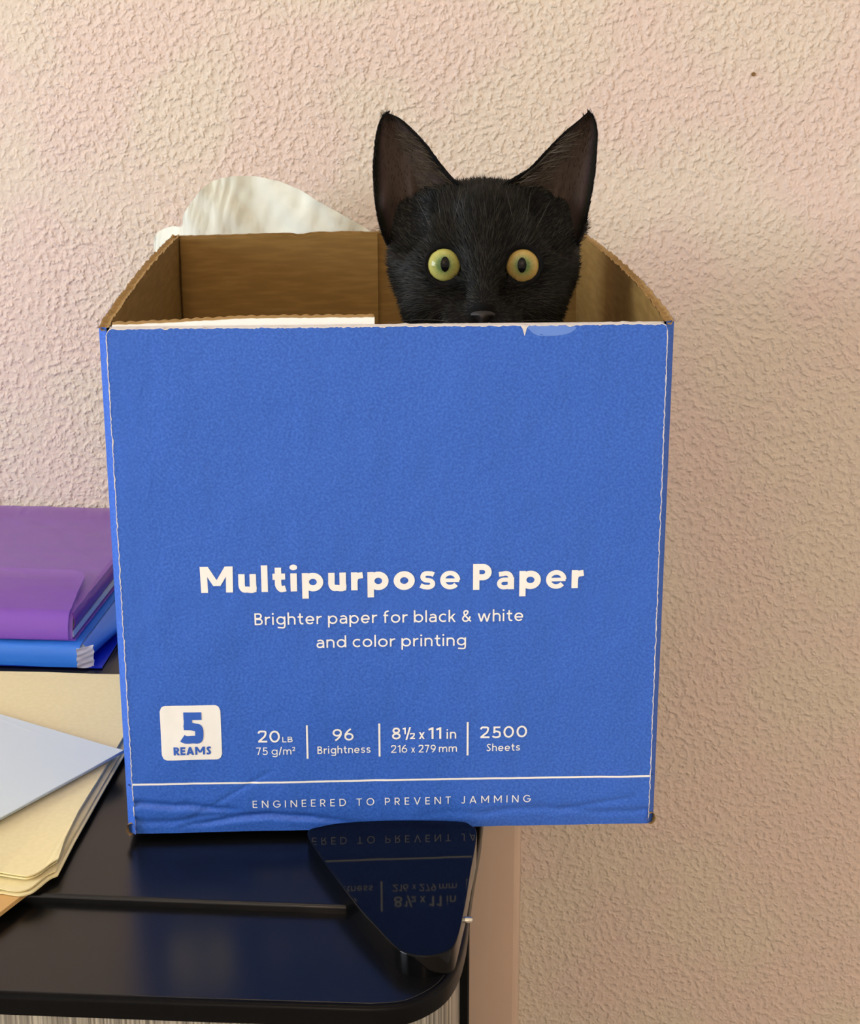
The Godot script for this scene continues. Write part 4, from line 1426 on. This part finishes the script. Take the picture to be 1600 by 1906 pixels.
func papers() -> void:
	var e := thing("brown_envelope", "brown kraft envelope lowest in the stack of folders, near the bin's front", "envelope", Vector3(-0.30, LID, 0.36))
	var env := PackedVector2Array([Vector2(-0.475, 0.27), Vector2(-0.47, 0.52), Vector2(-0.1690, 0.505), Vector2(-0.1540, 0.4805), Vector2(-0.1450, 0.4540), Vector2(-0.150, 0.262)])
	put(e, "body", sheet_slab(env, LID + 0.0003, LID + 0.0022, 0.0, 1.0), mats.envelope)
	# two manila folders, each with a tab along its near edge
	var near1 := [Vector2(-0.150, 0.4745), Vector2(-0.1462, 0.4680), Vector2(-0.1436, 0.4600), Vector2(-0.1400, 0.4530), Vector2(-0.1385, 0.4500)]
	var f1 := PackedVector2Array([Vector2(-0.46, 0.252), Vector2(-0.455, 0.470), Vector2(-0.30, 0.468), Vector2(-0.19, 0.4675), Vector2(-0.166, 0.4668)])
	f1.append_array(catmull([Vector2(-0.1570, 0.4660), Vector2(-0.1500, 0.4675), Vector2(-0.1455, 0.4655), Vector2(-0.1432, 0.4600), Vector2(-0.1412, 0.4535), Vector2(-0.1392, 0.4505), Vector2(-0.1385, 0.4500)], 4))
	f1.append_array(PackedVector2Array([Vector2(-0.1395, 0.42), Vector2(-0.1400, 0.36), Vector2(-0.1400, 0.30), Vector2(-0.142, 0.246)]))
	var b1 := thing("manila_folder", "lower manila folder, its tab and right edge showing beneath the upper one", "folder", Vector3(-0.30, LID + 0.0022, 0.36), "manila folders")
	put(b1, "back_leaf", sheet_slab(f1, LID + 0.0026, LID + 0.0032, 0.0003, 3.0), mats.manila)
	put(b1, "front_leaf", sheet_slab(shrink(f1, 0.0012), LID + 0.0040, LID + 0.0046, 0.0004, 5.0), mats.manila)
	var f2 := PackedVector2Array([Vector2(-0.46, 0.240), Vector2(-0.452, 0.452), Vector2(-0.30, 0.455), Vector2(-0.19, 0.4570), Vector2(-0.170, 0.4573)])
	f2.append_array(catmull([Vector2(-0.1609, 0.4570), Vector2(-0.1530, 0.4588), Vector2(-0.1475, 0.4592), Vector2(-0.1440, 0.4550), Vector2(-0.1420, 0.4490), Vector2(-0.1404, 0.4455), Vector2(-0.1396, 0.4440)], 4))
	f2.append_array(PackedVector2Array([Vector2(-0.1418, 0.4262), Vector2(-0.1432, 0.40), Vector2(-0.1428, 0.37), Vector2(-0.1430, 0.315), Vector2(-0.145, 0.238)]))
	var b2 := thing("manila_folder", "upper manila folder lying flat beneath the white papers, left of the blue box", "folder", Vector3(-0.30, LID + 0.0046, 0.36), "manila folders")
	put(b2, "back_leaf", sheet_slab(shrink(f2, 0.0008), LID + 0.0056, LID + 0.0062, 0.0003, 8.0), mats.manila)
	put(b2, "front_leaf", sheet_slab(f2, LID + 0.0074, LID + 0.0080, 0.0004, 11.0), mats.manila)
	# loose white papers
	var a := Vector2(-0.1356, 0.3404)
	var u := Vector2(-0.0760, -0.0396).normalized()
	var w := Vector2(-0.0384, 0.0753).normalized()
	var p := thing("white_papers", "thin stack of white papers, one corner pointing at the blue box, on the manila folder", "paper", Vector3(-0.28, LID + 0.008, 0.36))
	for k in 5:
		var o: Vector2 = a + u * 0.0011 * (4 - k) * (1 if k % 2 == 0 else 0.4) + w * 0.0006 * k
		var q := PackedVector2Array([o, o + w * 0.216, o + w * 0.216 + u * 0.279, o + u * 0.279])
		var y := LID + 0.0088 + 0.0006 * k
		put(p, "sheet", sheet_slab(q, y, y + 0.0005, 0.0003, 20.0), mats.paper)

func shrink(p: PackedVector2Array, d: float) -> PackedVector2Array:
	var o := PackedVector2Array()
	for q in p:
		o.append(q + Vector2(-d, -d))
	return o

# a mesh given in scene coordinates, hung under a thing
func put(t: Node3D, n: String, m: Mesh, ma: Material, label := "") -> MeshInstance3D:
	var o := part(n, m, ma, t, label)
	o.position = -t.position
	return o

# ------------------------------------------------------------------ plastic folders by the wall
func folders() -> void:
	var b := thing("blue_document_wallet", "translucent bright blue plastic wallet full of papers, beneath the purple one", "folder", Vector3(-0.32, LID, 0.11))
	var xr := -0.1885
	put(b, "back_cover", sheet(20, 8, func(u, v): return Vector3(lerpf(-0.46, xr + 0.006 * v, u), LID + 0.0012, lerpf(0.006, 0.213, v)), Vector3(0, -0.0006, 0)), mats.azure_deep)
	for k in 7:
		var y := LID + 0.0022 + 0.0014 * k
		put(b, "paper_sheaf", sheet(24, 6, func(u, v): return Vector3(lerpf(-0.45, -0.1935 + 0.0012 * sin(k * 2.3), u), y + 0.0011 + 0.0004 * wob.get_noise_2d(u * 14.0 + k, 3.0), lerpf(0.012, 0.2105, v)), Vector3(0, -0.0011, 0)), mats.paper)
	# front edge of the cover wraps the papers
	put(b, "front_cover", sheet(30, 16, func(u, v):
		var x := lerpf(-0.46, -0.1945, u)
		var a := clampf((v - 0.72) / 0.28, 0.0, 1.0)
		var z := lerpf(0.006, 0.212, minf(v / 0.72, 1.0)) + 0.003 * sin(a * PI * 0.5)
		var y := LID + 0.0138 - 0.0115 * (1.0 - cos(a * PI * 0.5)) + 0.0004 * wob.get_noise_2d(u * 10.0, v * 6.0)
		return Vector3(x, y, z), Vector3(0, -0.0005, 0)), mats.azure)
	put(b, "side_gusset", sheet(20, 6, func(u, v):
		var z := lerpf(0.01, 0.209, u)
		var fold := sin(v * PI)
		return Vector3(-0.1935 + 0.013 * fold * smoothstep(1.05, 0.55, u) + 0.004 * fold, LID + 0.0136 - 0.012 * v, z), Vector3(-0.0004, 0, 0)), mats.azure)
	# crumpled white corner of the papers
	put(b, "paper_corner", sheet(16, 10, func(u, v):
		var x := lerpf(-0.1955, -0.1875, u)
		return Vector3(x + 0.001 * wob.get_noise_2d(v * 5.0, 3.0), LID + 0.0135 - 0.0117 * v - 0.0010 * u * v, 0.2168 - 0.006 * u + 0.0008 * sin(v * 24.0 + u * 5.0)), Vector3(0, 0, -0.0004)), mats.print, "crumpled white paper corner")

	var p := thing("purple_document_wallet", "translucent purple plastic wallet with a rounded flap, on top of the blue one", "folder", Vector3(-0.33, LID + 0.0138, 0.10))
	var y0 := LID + 0.0146
	put(p, "back_cover", sheet(20, 8, func(u, v): return Vector3(lerpf(-0.46, -0.1985, u), y0 + 0.0006, lerpf(0.006, 0.207, v)), Vector3(0, -0.0006, 0)), mats.violet)
	put(p, "paper_sheaf", sheet(20, 8, func(u, v): return Vector3(lerpf(-0.45, -0.2000, u), y0 + 0.0046, lerpf(0.012, 0.2045, v)), Vector3(0, -0.0034, 0)), mats.paper)
	put(p, "inner_sheet", sheet(20, 8, func(u, v): return Vector3(lerpf(-0.45, -0.2055, u), y0 + 0.0118 + 0.0008 * wob.get_noise_2d(u * 6.0, v * 6.0), lerpf(0.012, 0.196, v)), Vector3(0, -0.0004, 0)), mats.paper)
	put(p, "side_gusset", sheet(24, 4, func(u, v): return Vector3(-0.2004 + 0.0015 * sin(v * PI), y0 + 0.0150 - 0.0100 * v, lerpf(0.01, 0.2035, u)), Vector3(-0.0004, 0, 0)), mats.violet_deep)
	put(p, "front_cover", sheet(40, 44, func(u, v):
		var x := lerpf(-0.46, -0.2000, u)
		var a := clampf((v - 0.80) / 0.20, 0.0, 1.0)
		var z := lerpf(0.004, 0.199, minf(v / 0.80, 1.0)) + 0.008 * sin(a * PI * 0.5)
		var y := y0 + 0.0152 - 0.0135 * (1.0 - cos(a * PI * 0.5))
		y += 0.0007 * wob.get_noise_2d(x * 40.0, z * 55.0) + 0.0005 * wob.get_noise_2d(x * 130.0, z * 90.0) + 0.0022 * smoothstep(0.05, 0.0, z)
		return Vector3(x, y, z), Vector3(0, -0.0005, 0)), mats.violet)
	put(p, "flap", sheet(40, 70, func(u, v):
		var a := clampf((v - 0.72) / 0.28, 0.0, 1.0)
		var vv := minf(v / 0.72, 1.0)
		var xe: float = -0.2085 + 0.0068 * vv
		var rr := 0.018
		var z := lerpf(0.138, 0.2005, vv)
		var dz := rr - (z - 0.138)
		if dz > 0.0:
			xe -= 0.7 * (rr - sqrt(maxf(rr * rr - dz * dz, 0.0)))
		var x := lerpf(-0.46, xe, u)
		var y := y0 + 0.0172 + 0.0012 * sin(vv * PI) + 0.0016 * (1.0 - vv) - 0.0145 * (1.0 - cos(a * PI * 0.5)) + 0.0004 * wob.get_noise_2d(u * 8.0, v * 5.0)
		return Vector3(x, y, z + 0.0095 * sin(a * PI * 0.5)), Vector3(0, -0.0010, 0)), mats.violet, "rounded closing flap")

# ------------------------------------------------------------------ white sheet between box and wall
func tissue() -> void:
	var t := thing("white_tissue_sheet", "crumpled sheet of white tissue paper standing behind the blue box against the wall", "paper", Vector3(-0.115, LID, 0.06))
	var edge := catmull([Vector2(-0.1830, 0.8725), Vector2(-0.1800, 0.8790), Vector2(-0.1700, 0.8835), Vector2(-0.1620, 0.8845), Vector2(-0.1590, 0.8930), Vector2(-0.1458, 0.9091), Vector2(-0.1350, 0.9140), Vector2(-0.1240, 0.9150), Vector2(-0.1075, 0.9135), Vector2(-0.0878, 0.9072), Vector2(-0.0715, 0.8982), Vector2(-0.0552, 0.8886), Vector2(-0.0454, 0.8815), Vector2(-0.036, 0.872)], 6)
	put(t, "body", sheet(edge.size() - 1, 50, func(u, v):
		var e := edge[roundi(u * (edge.size() - 1))]
		var x := lerpf(-0.170 + 0.12 * u, e.x, pow(v, 0.6))
		var y := lerpf(LID + 0.0005, e.y, v)
		var k: float = v * v
		var z: float = 0.052 + 0.004 * sin(x * 80.0 + 1.0) * k + 0.0015 * wob.get_noise_2d(x * 60.0, y * 30.0) + 0.004 * wob.get_noise_2d(x * 20.0 + 5.0, y * 10.0)
		# sharp folds
		z += 0.007 * absf(wob.get_noise_2d(x * 30.0 + y * 24.0, y * 9.0)) - 0.010 * smoothstep(-0.150, -0.185, x)
		return Vector3(x, y, z), Vector3(0, 0, -0.0003)), mats.sheet)
